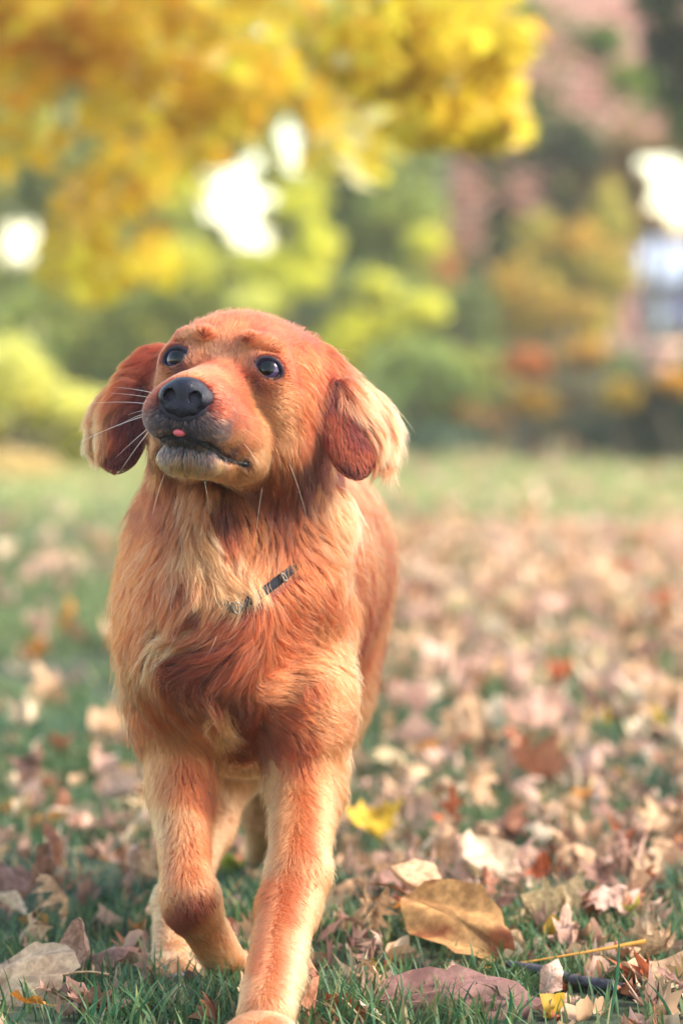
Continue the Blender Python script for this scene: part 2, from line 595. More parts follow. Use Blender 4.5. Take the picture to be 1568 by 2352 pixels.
spots_ = []
DOGFEET = [(P(600, 2380, 3.22), 0.08), (P(394, 2240, 3.62), 0.05)]
NAMEC = {'tan': 'tan', 'pink': 'pale pink', 'pale': 'whitish', 'brown': 'brown', 'rust': 'rust red', 'mauve': 'mauve brown', 'yellow': 'yellow', 'orange': 'orange', 'lime': 'lime green', 'cream': 'cream'}
tries = 0
while len(spots_) < 283 and tries < 20000:
    tries += 1
    y = math.sqrt(lr.uniform(3.36 ** 2, 5.75 ** 2))
    x = lr.uniform(-1, 1) * (0.0889 * y + 0.03)
    if lr.random() > litter_density(x, y):
        continue
    if any(math.hypot(x - f[0], y - f[1]) < r_ for f, r_ in DOGFEET):
        continue
    su, sv = UV(np.array([x, y, 0.02]))
    if (900 < su < 1240 and sv > 2170) or (su > 860 and sv > 2120 and lr.random() < 0.6):
        continue
    if y > 3.45 and (520 < su < 760 or (350 < su < 790 and sv < 1980)):
        continue
    spots_.append((x, y))
litter = []
for (x, y) in spots_:
    kind, colr = pickw(KW), pickw(CW)
    size = {'maple': lr.uniform(.036, .066), 'oak': lr.uniform(.038, .070), 'ovate': lr.uniform(.028, .050), 'broad': lr.uniform(.030, .056)}[kind]
    steep = lr.random() ** 1.6 * 75
    rot = (R(lr.choice((-1, 1)) * steep), R(lr.gauss(0, 16) + (180 if lr.random() < .4 else 0)), lr.uniform(0, 6.28))
    steep_ = abs(math.cos(rot[0]) * math.cos(rot[1]))
    o = place_leaf(kind, colr, lr.randrange(3), x, y, size, rot, dz=lr.uniform(0.0, 0.016))
    uu, vv_ = UV(np.array([x, y, 0.02]))
    state = 'standing on edge' if steep_ < .45 else ('tilted' if steep_ < .8 else 'lying flat')
    sz = 'small' if size < .042 else ('large' if size > .062 else 'mid-sized')
    side_ = 'left' if uu < 360 else ('behind the legs' if uu < 780 else ('right of legs' if uu < 1050 else ('right lawn' if uu < 1330 else 'right margin')))
    dep = 'front' if y < 3.9 else ('middle' if y < 4.6 else 'blurred back')
    litter.append((o, '%s %s %s %s' % (sz, NAMEC[colr], KINDN[kind], state), '%s, %s' % (side_, dep), uu, '%s %s litter' % (NAMEC[colr], kind)))
by = {}
for it in litter:
    by.setdefault((it[1], it[2]), []).append(it)
ORD = ['leftmost', 'second from the left', 'third from the left', 'fourth from the left', 'fifth from the left', 'sixth from the left', 'seventh from the left', 'eighth from the left']
for (a_, b_), its in by.items():
    its.sort(key=lambda t: t[3])
    for i, it in enumerate(its):
        tag(it[0], a_ + ' ' + b_ + ('' if len(its) == 1 else ', ' + ORD[i]), 'leaf', 'dry leaves scattered on the lawn')

# farther litter
FV, FQ, FT, FC = [], [], [], []
off = 0
protos = [(k, leaf_mesh_data(k, s_, 1.2, 0.55, rings=1 if False else 2)) for k in ('maple', 'oak', 'broad') for s_ in (1, 2, 3)]
cnt_ = 0
for zone, (n_, y0, y1) in enumerate(((800, 5.6, 10), (1500, 10, 27), (2600, 3.3, 5.8))):
    made = 0
    while made < n_:
        y = math.sqrt(lr.uniform(y0 ** 2, y1 ** 2))
        x = lr.uniform(-1, 1) * (0.0889 * y * (1.35 if zone < 2 else 1.25) + 0.1)
        if zone == 2 and abs(x) < 0.0889 * y + 0.03 and lr.random() < 0.55:
            if lr.random() > 0.4:
                continue
        if lr.random() > litter_density(x, y):
            continue
        if zone == 2:
            su, sv = UV(np.array([x, y, 0.02]))
            if 900 < su < 1240 and sv > 2200:
                continue
        made += 1
        k, (V3, q, t3) = lr.choice(protos)
        colr = pickw(CW)
        if zone == 1:
            colr = pickw([('pink', .28), ('tan', .36), ('pale', .22), ('rust', .05), ('cream', .09)])
        size = lr.uniform(.045, .085) if zone < 2 else lr.uniform(.012, .040)
        m = np.array((Matrix.Rotation(lr.uniform(0, 6.28), 3, 'Z') @ Matrix.Rotation(R(lr.gauss(0, 30)), 3, 'X') @ Matrix.Rotation(R(lr.gauss(0, 20)), 3, 'Y')))
        w = (V3 * size) @ m.T
        w[:, 2] += float(ground_z(x, y)) - w[:, 2].min() + lr.uniform(0, 0.02 if zone < 2 else 0.006)
        w[:, 0] += x
        w[:, 1] += y
        FV.append(w)
        FQ.append(q + off)
        FT.append(t3 + off)
        FC.append(np.repeat((LEAF_COL[colr] * (lr.uniform(1.0, 1.35) if zone == 1 else lr.uniform(.85, 1.2) if zone < 2 else lr.uniform(.6, 1.05)))[None], len(w), 0))
        off += len(w)
me = mesh_np('leaf_litter', np.concatenate(FV), np.concatenate(FQ), dry_mat, cols=np.concatenate(FC), faces2=np.concatenate(FT))
tag(link('leaf_litter', me), 'carpet of dry pink and tan leaves scattered over the blurred far lawn', 'leaves', kind='stuff')

# ------------------------------------------------------------------ twig and straw


def tube_np(points, radii, m=8):
    pts_ = np.array(points, float)
    n = len(pts_)
    tg_ = unit(np.gradient(pts_, axis=0))
    ref = np.array([0.3, 0.2, 1.0])
    s1 = unit(np.cross(tg_, ref))
    s2 = np.cross(tg_, s1)
    a = np.linspace(0, 2 * math.pi, m, endpoint=False)
    r = np.asarray(radii)[:, None, None]
    v = pts_[:, None] + (s1[:, None] * np.cos(a)[None, :, None] + s2[:, None] * np.sin(a)[None, :, None]) * r
    i = np.arange(n - 1)[:, None] * m
    j = np.arange(m)[None]
    f = np.stack([i + j, i + (j + 1) % m, i + m + (j + 1) % m, i + m + j], -1).reshape(-1, 4)
    return v.reshape(-1, 3), f


twig_mat = simple_mat('twig_bark', srgb(78, 74, 84), 0.85, 0.2, 90, 0.45, 0.8, 0.002)
tp = [P(1165, 2214, 3.58), P(1240, 2228, 3.56), P(1320, 2252, 3.53), P(1400, 2264, 3.51), P(1480, 2290, 3.48), P(1600, 2320, 3.45)]
v, f = tube_np(tp, [.0035, .0048, .0052, .0060, .0058, .0060])
twig = tag(link('twig', mesh_np('twig', v, f, twig_mat)), 'dark grey twig on the grass beside the mottled leaf', 'twig')
v, f = tube_np([P(1330, 2258, 3.55), P(1350, 2290, 3.52), P(1352, 2330, 3.47)], [.003, .0024, .0012], 6)
o = link('side_shoot', mesh_np('side_shoot', v, f, twig_mat), twig)
straw_mat = simple_mat('straw_stem', srgb(226, 160, 74), 0.6, 0.3, 90, 0.2, 0.2, 0.001)
v, f = tube_np([P(1095, 2226, 3.60), P(1220, 2208, 3.59), P(1340, 2188, 3.585), P(1482, 2162, 3.58)], [.0008, .0010, .0012, .0024], 6)
tag(link('straw_stem', mesh_np('straw_stem', v, f, straw_mat)), 'thin orange leaf stalk with a pale tip above the twig', 'stem')

# =================================================================== house, trees and shrubs far behind
brng = np.random.default_rng(33)
crown_mat = leaf_mat('tree_leaf', 0.55, 0.35, 0.5, nscale=4)
bark_mat = simple_mat('bark', srgb(88, 76, 66), 0.9, 0.2, 6, 0.4, 0.8, 0.02)


def cloud(blobs, n, size, cols, gaps=(), seed=0, droop=0.35, shell=0.6):
    """leaf faces spread through ellipsoid blobs; blobs: (centre, radii, weight, palette index or None)"""
    rg = np.random.default_rng(seed)
    w = np.array([b[2] for b in blobs], float)
    pick = rg.choice(len(blobs), n, p=w / w.sum())
    c = np.array([b[0] for b in blobs])[pick]
    r = np.array([b[1] for b in blobs])[pick]
    d = unit(rg.normal(size=(n, 3)))
    rad = rg.random(n) ** (1 / 3) * (1 - shell) + shell * rg.random(n) ** 0.25
    rad = rad * (0.60 + 0.75 * noise3(d + c * 0.7, 1.9, seed + 2))
    p = c + d * r * rad[:, None]
    cl = noise3(p, 1.6, seed + 5) * 0.6 + noise3(p, 4.5, seed + 6) * 0.4
    keep = (rg.random(n) < sstep(0.36, 0.56, cl) * 0.9 + 0.05) & (p[:, 2] > 0.02)
    for g in gaps:                                         # thin places in this crown
        keep &= (((p - g[0]) / g[1]) ** 2).sum(1) > g[2] + (1.3 - g[2]) * rg.random(n)
    p, pick, cl = p[keep], pick[keep], cl[keep]
    n = len(p)
    s = size * (0.6 + 0.8 * rg.random(n))
    a = rg.random(n) * 2 * math.pi
    t = np.stack([np.cos(a), np.sin(a), -droop - 0.5 * rg.random(n)], -1)
    t = unit(t)
    b = unit(np.cross(t, unit(rg.normal(size=(n, 3)) + np.array([0, 0, 1.2]))))
    nn = np.cross(t, b)
    V = np.stack([p, p + t * (s * .45)[:, None] + b * (s * .42)[:, None] + nn * (s * .10)[:, None], p + t * s[:, None],
                  p + t * (s * .45)[:, None] - b * (s * .42)[:, None] + nn * (s * .10)[:, None]], 1)
    base = np.arange(n)[:, None] * 4
    f = np.concatenate([base + np.array([[0, 1, 2]]), base + np.array([[0, 2, 3]])])
    pal = np.array([x for x, _ in cols])
    pw = np.array([x for _, x in cols])
    ci_ = rg.choice(len(cols), n, p=pw / pw.sum())
    k = noise3(p, 0.8, seed + 9)
    ci_ = np.where(rg.random(n) < 0.6, np.clip((k * 1.6 - 0.3) * len(cols), 0, len(cols) - 1).astype(int), ci_)
    bi = np.array([-1 if len(bb) < 4 or bb[3] is None else bb[3] for bb in blobs])[pick]
    ci_ = np.where((bi >= 0) & (rg.random(n) < 0.85), bi, ci_)
    c = pal[ci_] * (0.7 + 0.55 * rg.random(n))[:, None]
    return V.reshape(-1, 3), f, np.repeat(np.clip(c, 0, 0.95), 4, 0)


def limbs(base, top, r0, ends, seed=0):
    """trunk from base to top and a limb to each of the ends"""
    rg = random.Random(seed)
    base, top = np.array(base, float), np.array(top, float)
    vs, fs, o = [], [], 0
    runs = [([base + (top - base) * t + np.array([rg.uniform(-1, 1), rg.uniform(-1, 1), 0]) * r0 * 0.7 * (0 < t) for t in np.linspace(0, 1, 7)], np.linspace(r0 * 1.25, r0 * .55, 7))]
    for e in ends:
        e = np.array(e, float)
        t0 = rg.uniform(0.35, 0.95)
        s = base + (top - base) * t0
        m = (s + e) / 2 + np.array([rg.uniform(-.2, .2), rg.uniform(-.2, .2), rg.uniform(0.1, .4)])
        runs.append(([s, (s + m) / 2 + [0, 0, .05], m, (m + e) / 2 + [0, 0, .08], e], np.array([.42, .34, .25, .16, .05]) * r0))
    for pp, rr in runs:
        v, f = tube_np(pp, rr, 8)
        vs.append(v)
        fs.append(f + o)
        o += len(v)
    return np.concatenate(vs), np.concatenate(fs)


def tree(name, label, base, top, r0, ends, blobs, n, size, cols, gaps=(), seed=0, group=None, cat='tree', shell=0.6):
    t = empty(name, base)
    tag(t, label, cat, group)
    v, f = limbs(base, top, r0, ends, seed)
    link('trunk', mesh_np('trunk', v, f, bark_mat), t)
    v, f, c = cloud(blobs, n, size, cols, gaps, seed, shell=shell)
    link('crown', mesh_np('crown', v, f, crown_mat, smooth=False, cols=c), t)
    return t


def bush(name, label, blobs, n, size, cols, seed, cat='bush', group=None, stems=5, shell=0.5):
    c0 = np.mean([b[0] for b in blobs], 0)
    t = empty(name, (c0[0], c0[1], 0))
    tag(t, label, cat, group)
    rg = random.Random(seed)
    ends = [np.array(b[0]) + [rg.uniform(-.2, .2), rg.uniform(-.2, .2), 0] for b in (blobs * stems)[:max(stems, len(blobs))]]
    v, f = limbs((c0[0], c0[1], -0.02), (c0[0], c0[1], max(0.15, c0[2] * 0.4)), 0.035, ends, seed)
    link('stem', mesh_np('stem', v, f, bark_mat), t)
    v, f, c = cloud(blobs, n, size, cols, (), seed, shell=shell)
    link('foliage', mesh_np('foliage', v, f, crown_mat, smooth=False, cols=c), t)
    return t


def B(u, v, Y, ru, rv, ry, w=None, ci_=None):
    """blob with radii given in survey units across and up, metres deep"""
    k = Y / FPX
    r = (ru * k, ry, rv * k)
    return (P(u, v, Y), r, (ru * rv if w is None else w), ci_)


GOLD_L = srgb(252, 212, 62)
YEL_L = srgb(252, 226, 76)
AMB_L = srgb(246, 190, 60)
OLV_L = srgb(206, 200, 90)
LIM_L = srgb(246, 242, 130)
GRN_L = srgb(176, 190, 90)
DGR_L = srgb(130, 150, 84)
TEAL_L = srgb(150, 166, 112)
ORG_L = srgb(222, 140, 60)

def px_gap(u, v, r, Y):
    k = Y / FPX
    return (P(u, v, Y), (r * 1.22 * k, 9, r * 1.22 * k), 0.30 if r > 20 else 0.85)


SKY_OPEN = [(545, 400, 45), (520, 440, 50), (570, 470, 45), (545, 520, 42), (600, 540, 38), (625, 440, 32), (480, 480, 38), (620, 570, 25), (585, 360, 30),
            (670, 310, 38), (680, 375, 38), (655, 280, 22), (20, 500, 40), (60, 560, 48), (100, 540, 36), (15, 560, 36), (50, 610, 26), (50, 640, 22),
            (620, 65, 38), (650, 80, 26), (725, 5, 26), (690, 40, 10), (85, 225, 13), (145, 255, 18), (430, 595, 13), (885, 560, 15), (240, 475, 11), (165, 475, 11), (45, 300, 11), (400, 240, 8)]



_gr = random.Random(99)
SKY_OPEN += [(_gr.uniform(0, 480), _gr.uniform(120, 640), _gr.uniform(11, 17)) for _ in range(30)] + [(_gr.uniform(420, 1000), _gr.uniform(20, 640), _gr.uniform(10, 15)) for _ in range(28)]  # small random openings added so the sky blurs into bright discs

# ---- the golden maple whose boughs hang into the top of the view (its trunk stands off to the side)
Ym = 11.5
blobs = [B(60, 60, Ym, 190, 190, .8), B(330, 60, Ym, 230, 170, .8), B(600, 100, Ym, 200, 160, .8), B(400, 240, Ym, 220, 150, .7), B(130, 250, Ym + .6, 140, 90, .6, 9000),
         B(320, 380, Ym, 130, 100, .5), B(230, 420, Ym, 90, 70, .5), B(430, 390, Ym, 70, 90, .5), B(200, 600, Ym, 80, 90, .4, None, 2), B(360, 560, Ym, 70, 70, .4), B(190, 500, Ym, 70, 60, .4),
         B(560, 230, Ym, 100, 80, .6), B(800, 330, Ym + .5, 90, 60, .5), B(20, 330, Ym, 60, 90, .5), B(820, 240, Ym + .5, 150, 80, .6, 7000),
         B(-150, -50, Ym, 300, 250, 1.3), B(400, -200, Ym, 600, 150, 1.2)]
tree('golden_maple', 'golden yellow maple with boughs hanging across the top of the view', (-4.2, 12.0, 0), (-4.0, 12.0, 3.0), 0.20,
     [b[0] for b in blobs if b[0][2] > 2.0], blobs, 5600, 0.098, [(AMB_L, .25), (GOLD_L, .4), (YEL_L, .25), (LIM_L, .06), (srgb(255, 246, 190), .04)], gaps=[px_gap(u, v, r * 1.1, Ym) for u, v, r in SKY_OPEN], seed=3, shell=0.35)  # the few palest leaves are painted sun glints
Yn = 9.0
blobs = [B(930, 80, Yn, 130, 120, .5), B(1060, 150, Yn, 110, 130, .5), B(1080, 60, Yn, 110, 110, .5), B(1020, 260, Yn, 110, 55, .4), B(1130, 270, Yn, 45, 40, .3, 4000), B(840, 140, Yn, 80, 70, .4),
         B(1000, -120, Yn, 200, 130, .7), B(780, 60, Yn, 90, 80, .5)]
tree('yellow_maple', 'bright lemon yellow maple boughs hanging before the brick house', (1.9, 9.4, 0), (1.75, 9.3, 2.9), 0.09,
     [b[0] for b in blobs if b[0][2] > 1.75], blobs, 6000, 0.072, [(GOLD_L, .3), (YEL_L, .57), (AMB_L, .1), (srgb(255, 246, 190), .03)], seed=4, shell=0.3)  # palest leaf colour paints glints among the boughs

# ---- trees behind the lawn
Yb = 34.0


def gaps_at(Y):
    return [px_gap(u, v, r, Y) for u, v, r in SKY_OPEN]


GAPS = gaps_at(Yb)
pal_a = [(DGR_L, .25), (GRN_L, .35), (OLV_L, .2), (LIM_L, .2)]
pal_b = [(GRN_L, .2), (OLV_L, .3), (LIM_L, .5)]
tree('maple_tree', 'olive green and yellow tree behind the far left of the lawn', (-2.6, 35, 0), (-2.5, 35, 3.4), .20, [P(150, 300, 35), P(0, 450, 34), P(300, 200, 35)],
     [B(100, 300, 35, 260, 260, 1.4), B(-150, 400, 35, 260, 320, 1.6), B(200, 620, 34, 220, 140, 1.2), B(100, 40, 35, 300, 200, 1.4)], 26000, 0.11, pal_a, GAPS, 11)
tree('poplar_tree', 'tall yellow green tree behind the dog with sky showing through', (-1.9, 35, 0), (-1.85, 35, 4.2), .16, [P(400, 300, 35), P(430, 500, 34), P(500, 100, 35)],
     [B(540, 380, 34, 200, 330, 1.2), B(600, 60, 35, 260, 180, 1.4), B(700, 520, 34, 150, 170, .9, None, 2), B(500, 620, 34, 180, 130, .9)], 24000, 0.10, pal_b, GAPS, 12)
tree('elm_tree', 'grey green tree standing against the corner of the brick house', (.6, 33, 0), (.7, 33, 4.0), .20, [P(850, 400, 33), P(950, 300, 33), P(800, 200, 33)],
     [B(870, 430, 33, 170, 240, 1.1), B(820, 250, 33, 190, 200, 1.2), B(930, 620, 33, 130, 160, .9), B(800, 700, 32, 160, 110, .9)], 22000, 0.10, [(DGR_L, .25), (TEAL_L, .4), (GRN_L, .2), (OLV_L, .1), (ORG_L, .05)], GAPS, 13)
# a farther row, so that the sky shows only in the chosen openings
tree('far_tree', 'hazy green far tree behind the golden maple', (-3.0, 52, 0), (-2.9, 52, 5), .25, [P(100, 300, 52), P(300, 400, 52)],
     [B(150, 350, 52, 420, 420, 2.0), B(400, 650, 50, 420, 160, 2)], 26000, 0.17, [(TEAL_L, .5), (GRN_L, .3), (OLV_L, .2)], gaps_at(52), 14)
tree('far_tree', 'hazy green far tree between the poplar and the brick house', (.6, 50, 0), (.6, 50, 5), .25, [P(700, 300, 50), P(900, 400, 50)],
     [B(800, 350, 50, 380, 420, 2.0), B(750, 720, 50, 420, 160, 2)], 26000, 0.17, [(TEAL_L, .5), (GRN_L, .3), (OLV_L, .2)], gaps_at(50), 15)

# ---- shrubs along the far edge of the lawn
pal_s = [(DGR_L, .3), (GRN_L, .3), (OLV_L, .2), (LIM_L, .2)]
bush('sunlit_shrub', 'sunlit yellow green shrub at the far left edge of the lawn', [B(30, 900, 22, 130, 120, .6), B(180, 970, 22, 120, 95, .6), B(-90, 950, 22, 120, 110, .6)], 9000, .07, [(LIM_L, .55), (YEL_L, .2), (OLV_L, .25)], 21)
bush('orange_shrub', 'low orange tinted shrub in front of the sunlit one', [B(20, 1060, 20.5, 110, 34, .4, None, 0), B(170, 1092, 20.5, 70, 12, .4, None, 0), B(-100, 1060, 20.5, 90, 38, .4, None, 0)], 3000, .06, [(srgb(250, 220, 150), .6), (srgb(252, 224, 186), .4)], 22)
bush('green_shrub', 'tall dark green shrub behind the left ear', [B(120, 760, 30, 190, 130, .8), B(300, 760, 30, 150, 150, .8)], 12000, .08, pal_s, 23)
bush('green_shrub', 'dark green shrub hidden behind the head', [B(480, 720, 30, 160, 160, .8), B(520, 930, 30, 300, 170, .8)], 12000, .08, pal_s, 24)
bush('lime_shrub', 'yellow green shrub just above the head, sun glow painted into its leaves', [B(800, 780, 28, 60, 80, .5, None, 0), B(760, 800, 28, 50, 60, .5, None, 0), B(700, 640, 28, 60, 36, .5, None, 0), B(600, 690, 28, 70, 40, .5), B(640, 610, 29, 70, 50, .5, None, 0), B(730, 560, 29, 40, 70, .5, None, 0), B(690, 440, 30, 60, 60, .5, None, 0), B(560, 600, 30, 60, 36, .5, None, 0), B(960, 700, 28, 60, 34, .4), B(900, 740, 28, 50, 40, .4), B(975, 545, 29, 32, 36, .3, None, 0), B(860, 650, 28, 50, 40, .3), B(420, 600, 29, 80, 60, .4), B(400, 420, 30, 60, 60, .3)], 10000, .07, [(srgb(236, 232, 74), .6), (LIM_L, .4)], 25)  # bright leaf blobs paint the glow around the sky openings
bush('dark_shrub', 'deep green rounded shrub beside the right ear', [B(920, 850, 27, 100, 110, .6), B(860, 950, 26.5, 110, 100, .5), B(1010, 900, 27, 90, 120, .5)], 12000, .06, [(DGR_L, .55), (GRN_L, .35), (TEAL_L, .1)], 26)
bush('grey_shrub', 'grey green shrub at the foot of the brick house corner', [B(1050, 760, 30, 110, 120, .6), B(1100, 900, 28, 130, 110, .6), B(1180, 960, 27, 140, 80, .5)], 12000, .06, [(DGR_L, .4), (TEAL_L, .45), (ORG_L, .05), (OLV_L, .1)], 27)
bush('yellow_vine', 'golden brown leafed vine bush climbing the brick house', [B(1200, 690, 30, 100, 100, .4), B(1340, 620, 31, 110, 120, .4), B(1290, 740, 30, 130, 80, .4), B(1400, 520, 32, 50, 110, .3), B(1230, 560, 32, 60, 80, .3)], 9000, .07, [(srgb(196, 150, 60), .25), (srgb(222, 182, 70), .3), (OLV_L, .2), (srgb(86, 104, 56), .25)], 28)
bush('brown_hedge', 'dull brown green hedge below the vine', [B(1250, 840, 28, 140, 60, .5), B(1420, 850, 28, 140, 70, .5), B(1540, 800, 29, 60, 60, .4), B(1300, 920, 27, 200, 60, .5)], 12000, .06, [(srgb(110, 102, 78), .4), (DGR_L, .35), (srgb(140, 124, 84), .25)], 29)
bush('low_hedge', 'low dark green hedge bordering the right side of the lawn', [B(1050, 1008, 24.5, 130, 50, .4), B(1250, 1000, 24.5, 150, 55, .4), B(1450, 988, 24.5, 150, 62, .4), B(1600, 988, 24.5, 120, 62, .4), B(1470, 905, 24.2, 90, 55, .3), B(1570, 905, 24.2, 70, 55, .3), B(1480, 1000, 24.2, 110, 60, .3, 6000), B(1600, 1000, 24.2, 110, 60, .3, 6000)], 20000, .05, [(srgb(104, 132, 96), .45), (srgb(72, 92, 66), .55)], 30)
for k, (u, v, ru, rv, ci_, lb) in enumerate(((1228, 915, 42, 26, srgb(238, 190, 60), 'round golden leaf clump low beside the grey shrub'), (1205, 825, 45, 30, srgb(226, 150, 84), 'orange leaf clump above the round golden one'),
                                        (1428, 897, 24, 28, srgb(230, 196, 66), 'small yellow leaf clump in the dark part of the hedge'), (1545, 868, 40, 26, srgb(236, 180, 50), 'golden leaf clump at the right margin above the hedge'),
                                        (1330, 800, 42, 26, srgb(226, 176, 62), 'ochre leaf clump under the climbing vine'))):
    bush('autumn_sprig', lb, [B(u, v, 23.9, ru, rv, .12)], 1500, .07, [(ci_, 1.0)], 40 + k, cat='shrub', stems=2, shell=0.2)

# ---- the brick house
brick_m = NT('house_brick')
_at = brick_m.n('Attribute', attribute_name='tint')
_b = brick_m.n('BsdfPrincipled')
brick_m.l(brick_m.mul(_at.outputs['Color'], brick_m.ramp(brick_m.noise(25, 4), [(0.3, (.78, .78, .78)), (0.7, (1.05, 1.05, 1.05))])), _b.inputs['Base Color'])
_b.inputs['Roughness'].default_value = 0.9
brick_m.l(brick_m.bump(brick_m.noise(80, 4), 0.4, 0.004), _b.inputs['Normal'])
brick_m.l(_b.outputs[0], brick_m.out.inputs[0])
mortar = simple_mat('mortar', srgb(190, 168, 156), 0.95, 0.2, 12, 0.2, 0.4, 0.004)
YH = 36.0
bl, bh, jt = 0.215, 0.065, 0.012
hx0 = P(1032, 860, YH)[0]
hx1 = P(1462, 860, YH)[0]                                 # near jamb of the open gateway
hx2 = P(1760, 860, YH)[0]
z_lint = P(1500, 300, YH)[2]
house = empty('brick_house', (hx0, YH, 0))
tag(house, 'pinkish brick house wall with creepers and an open gateway at its side', 'house')


def box_np(x0, x1, y0, y1, z0, z1):
    v = np.array([(x, y, z) for x in (x0, x1) for y in (y0, y1) for z in (z0, z1)], float)
    f = np.array([(0, 1, 3, 2), (4, 6, 7, 5), (0, 4, 5, 1), (2, 3, 7, 6), (0, 2, 6, 4), (1, 5, 7, 3)])
    return v, f


def join_boxes(bs):
    V, Fq, o = [], [], 0
    for b_ in bs:
        v, f = box_np(*b_)
        V.append(v)
        Fq.append(f + o)
        o += 8
    return np.concatenate(V), np.concatenate(Fq)


ZT = 5.2
v, f = join_boxes([(hx0 + .012, hx1 - .012, YH + .012, YH + .34, -.05, ZT), (hx1 - .012, hx2, YH + .012, YH + .34, z_lint + .012, ZT), (hx0 + .012, hx0 + .34, YH + .34, YH + 7, -.05, ZT)])
link('wall_core', mesh_np('wall_core', v, f, mortar, smooth=False), house)
bl, bh, jt = 0.215, 0.065, 0.012
bcols = [srgb(222, 160, 144), srgb(206, 142, 128), srgb(232, 178, 162), srgb(190, 128, 116), srgb(220, 172, 160)]
singles, rest = [], []
nz_rows = int(ZT / (bh + jt))
for r_ in range(nz_rows):
    z0 = r_ * (bh + jt)
    x = hx0 - (0.5 * (bl + jt) if r_ % 2 else 0)
    while x < hx2:
        a, b = max(x, hx0), min(x + bl, hx2)
        lim = hx1 if z0 < z_lint else hx2
        b = min(b, lim)
        if b - a > 0.04:
            e = (a, b, YH - brng.uniform(0, .004), YH + .012, z0, z0 + bh)
            singles.append((e, abs((a + b) / 2 - (hx0 + .35)) + abs(z0 - 2.2) * .45))
        x += bl + jt
singles.sort(key=lambda t: t[1])
near_b, rest = singles[:280], singles[280:]
_bm = {}
for i, (e, _) in enumerate(near_b):
    w_ = round(e[1] - e[0], 2)
    ck = i % len(bcols)
    if (w_, ck) not in _bm:
        v, f = box_np(0, e[1] - e[0], 0, .015, 0, bh)
        _bm[(w_, ck)] = mesh_np('brick', v, f, brick_m.m, smooth=False, cols=np.repeat(bcols[ck][None], 8, 0))
    o = bpy.data.objects.new('brick', _bm[(w_, ck)])
    COL.objects.link(o)
    o.parent = house
    o.location = (e[0] - hx0, e[2] - YH, e[4])
v, f = join_boxes([e for e, _ in rest])
cc_ = np.repeat(np.array([bcols[brng.integers(len(bcols))] for _ in rest]), 8, 0)
o = link('brick_courses', mesh_np('brick_courses', v, f, brick_m.m, smooth=False, cols=cc_), house)
o['kind'] = 'stuff'
lint_mat = simple_mat('stone_lintel', srgb(214, 196, 180), 0.85, 0.2, 8, 0.15, 0.3, 0.004)
v, f = box_np(hx1 - .15, hx2, YH - .03, YH + .36, z_lint - .12, z_lint)
link('lintel', mesh_np('lintel', v, f, lint_mat, smooth=False), house)

# creepers and trunks against the wall
bush('ivy_creeper', 'dark green ivy column climbing the middle of the brick wall', [B(1140, 420, 35.4, 35, 110, .2), B(1170, 560, 35.4, 45, 120, .2), B(1270, 430, 35.4, 45, 130, .25), B(1280, 560, 35.4, 40, 90, .2), B(1200, 330, 35.4, 60, 50, .2), B(1340, 350, 35.4, 40, 70, .2), B(1290, 300, 35.4, 60, 40, .2), B(1060, 640, 35.2, 60, 60, .2)], 8500, .09, [(srgb(58, 74, 48), .5), (srgb(84, 104, 56), .35), (OLV_L, .15)], 51, cat='ivy')
bush('ivy_creeper', 'light green creeper on the upper brick wall', [B(1280, 90, 35.4, 70, 100, .15, 3000), B(1380, 90, 35.4, 45, 40, .15, 1500), B(1250, 220, 35.4, 50, 60, .15, 1500), B(1340, 300, 35.4, 80, 60, .15, 1500), B(1210, 40, 35.4, 40, 60, .15, 2000), B(1440, 200, 35.4, 60, 60, .15, 1200), B(1230, 300, 35.4, 50, 60, .15, 2500), B(1100, 330, 35.4, 40, 40, .15, 1200)], 6500, .09, [(srgb(150, 176, 60), .7), (srgb(110, 140, 60), .3)], 52, cat='ivy')
bush('ivy_creeper', 'tan and orange creeper hanging at the gateway jamb', [B(1420, 420, 35.4, 32, 120, .15), B(1330, 480, 35.4, 50, 110, .15), B(1475, 330, 35.3, 50, 26, .15, 1500), B(1560, 325, 35.3, 40, 30, .15, 1500), B(1462, 480, 35.3, 20, 80, .15, 1800), B(1478, 420, 35.2, 14, 40, .1, 500), B(1568, 350, 35.2, 26, 40, .1, 900), B(1500, 500, 35.2, 30, 16, .1, 700), B(1560, 530, 35.3, 60, 26, .15, 1800)], 5000, .09, [(srgb(212, 160, 96), .6), (srgb(176, 150, 90), .4)], 53, cat='ivy')
dark_bark = simple_mat('dark_bark', srgb(56, 56, 44), 0.9, 0.2, 6, 0.4, 0.8, 0.02)
t = empty('leaning_tree', (P(1700, 860, 22)[0], 22, 0))
tag(t, 'dark leaning tree trunk crossing the upper right corner', 'tree')
v, f = limbs(P(1720, 1100, 22), P(1560, 200, 22), .11, [P(1470, -20, 22), P(1600, -60, 22), P(1720, -40, 22)], 5)
link('trunk', mesh_np('trunk', v, f, dark_bark), t)
v, f, c = cloud([B(1530, 110, 22, 50, 150, .3, 9000), B(1500, -20, 22, 60, 60, .3), B(1580, 260, 22, 50, 80, .3), B(1720, 0, 22, 180, 160, .8)], 5000, .06, [(srgb(62, 72, 56), .7), (DGR_L, .3)], (), 61)
link('crown', mesh_np('crown', v, f, crown_mat, smooth=False, cols=c), t)

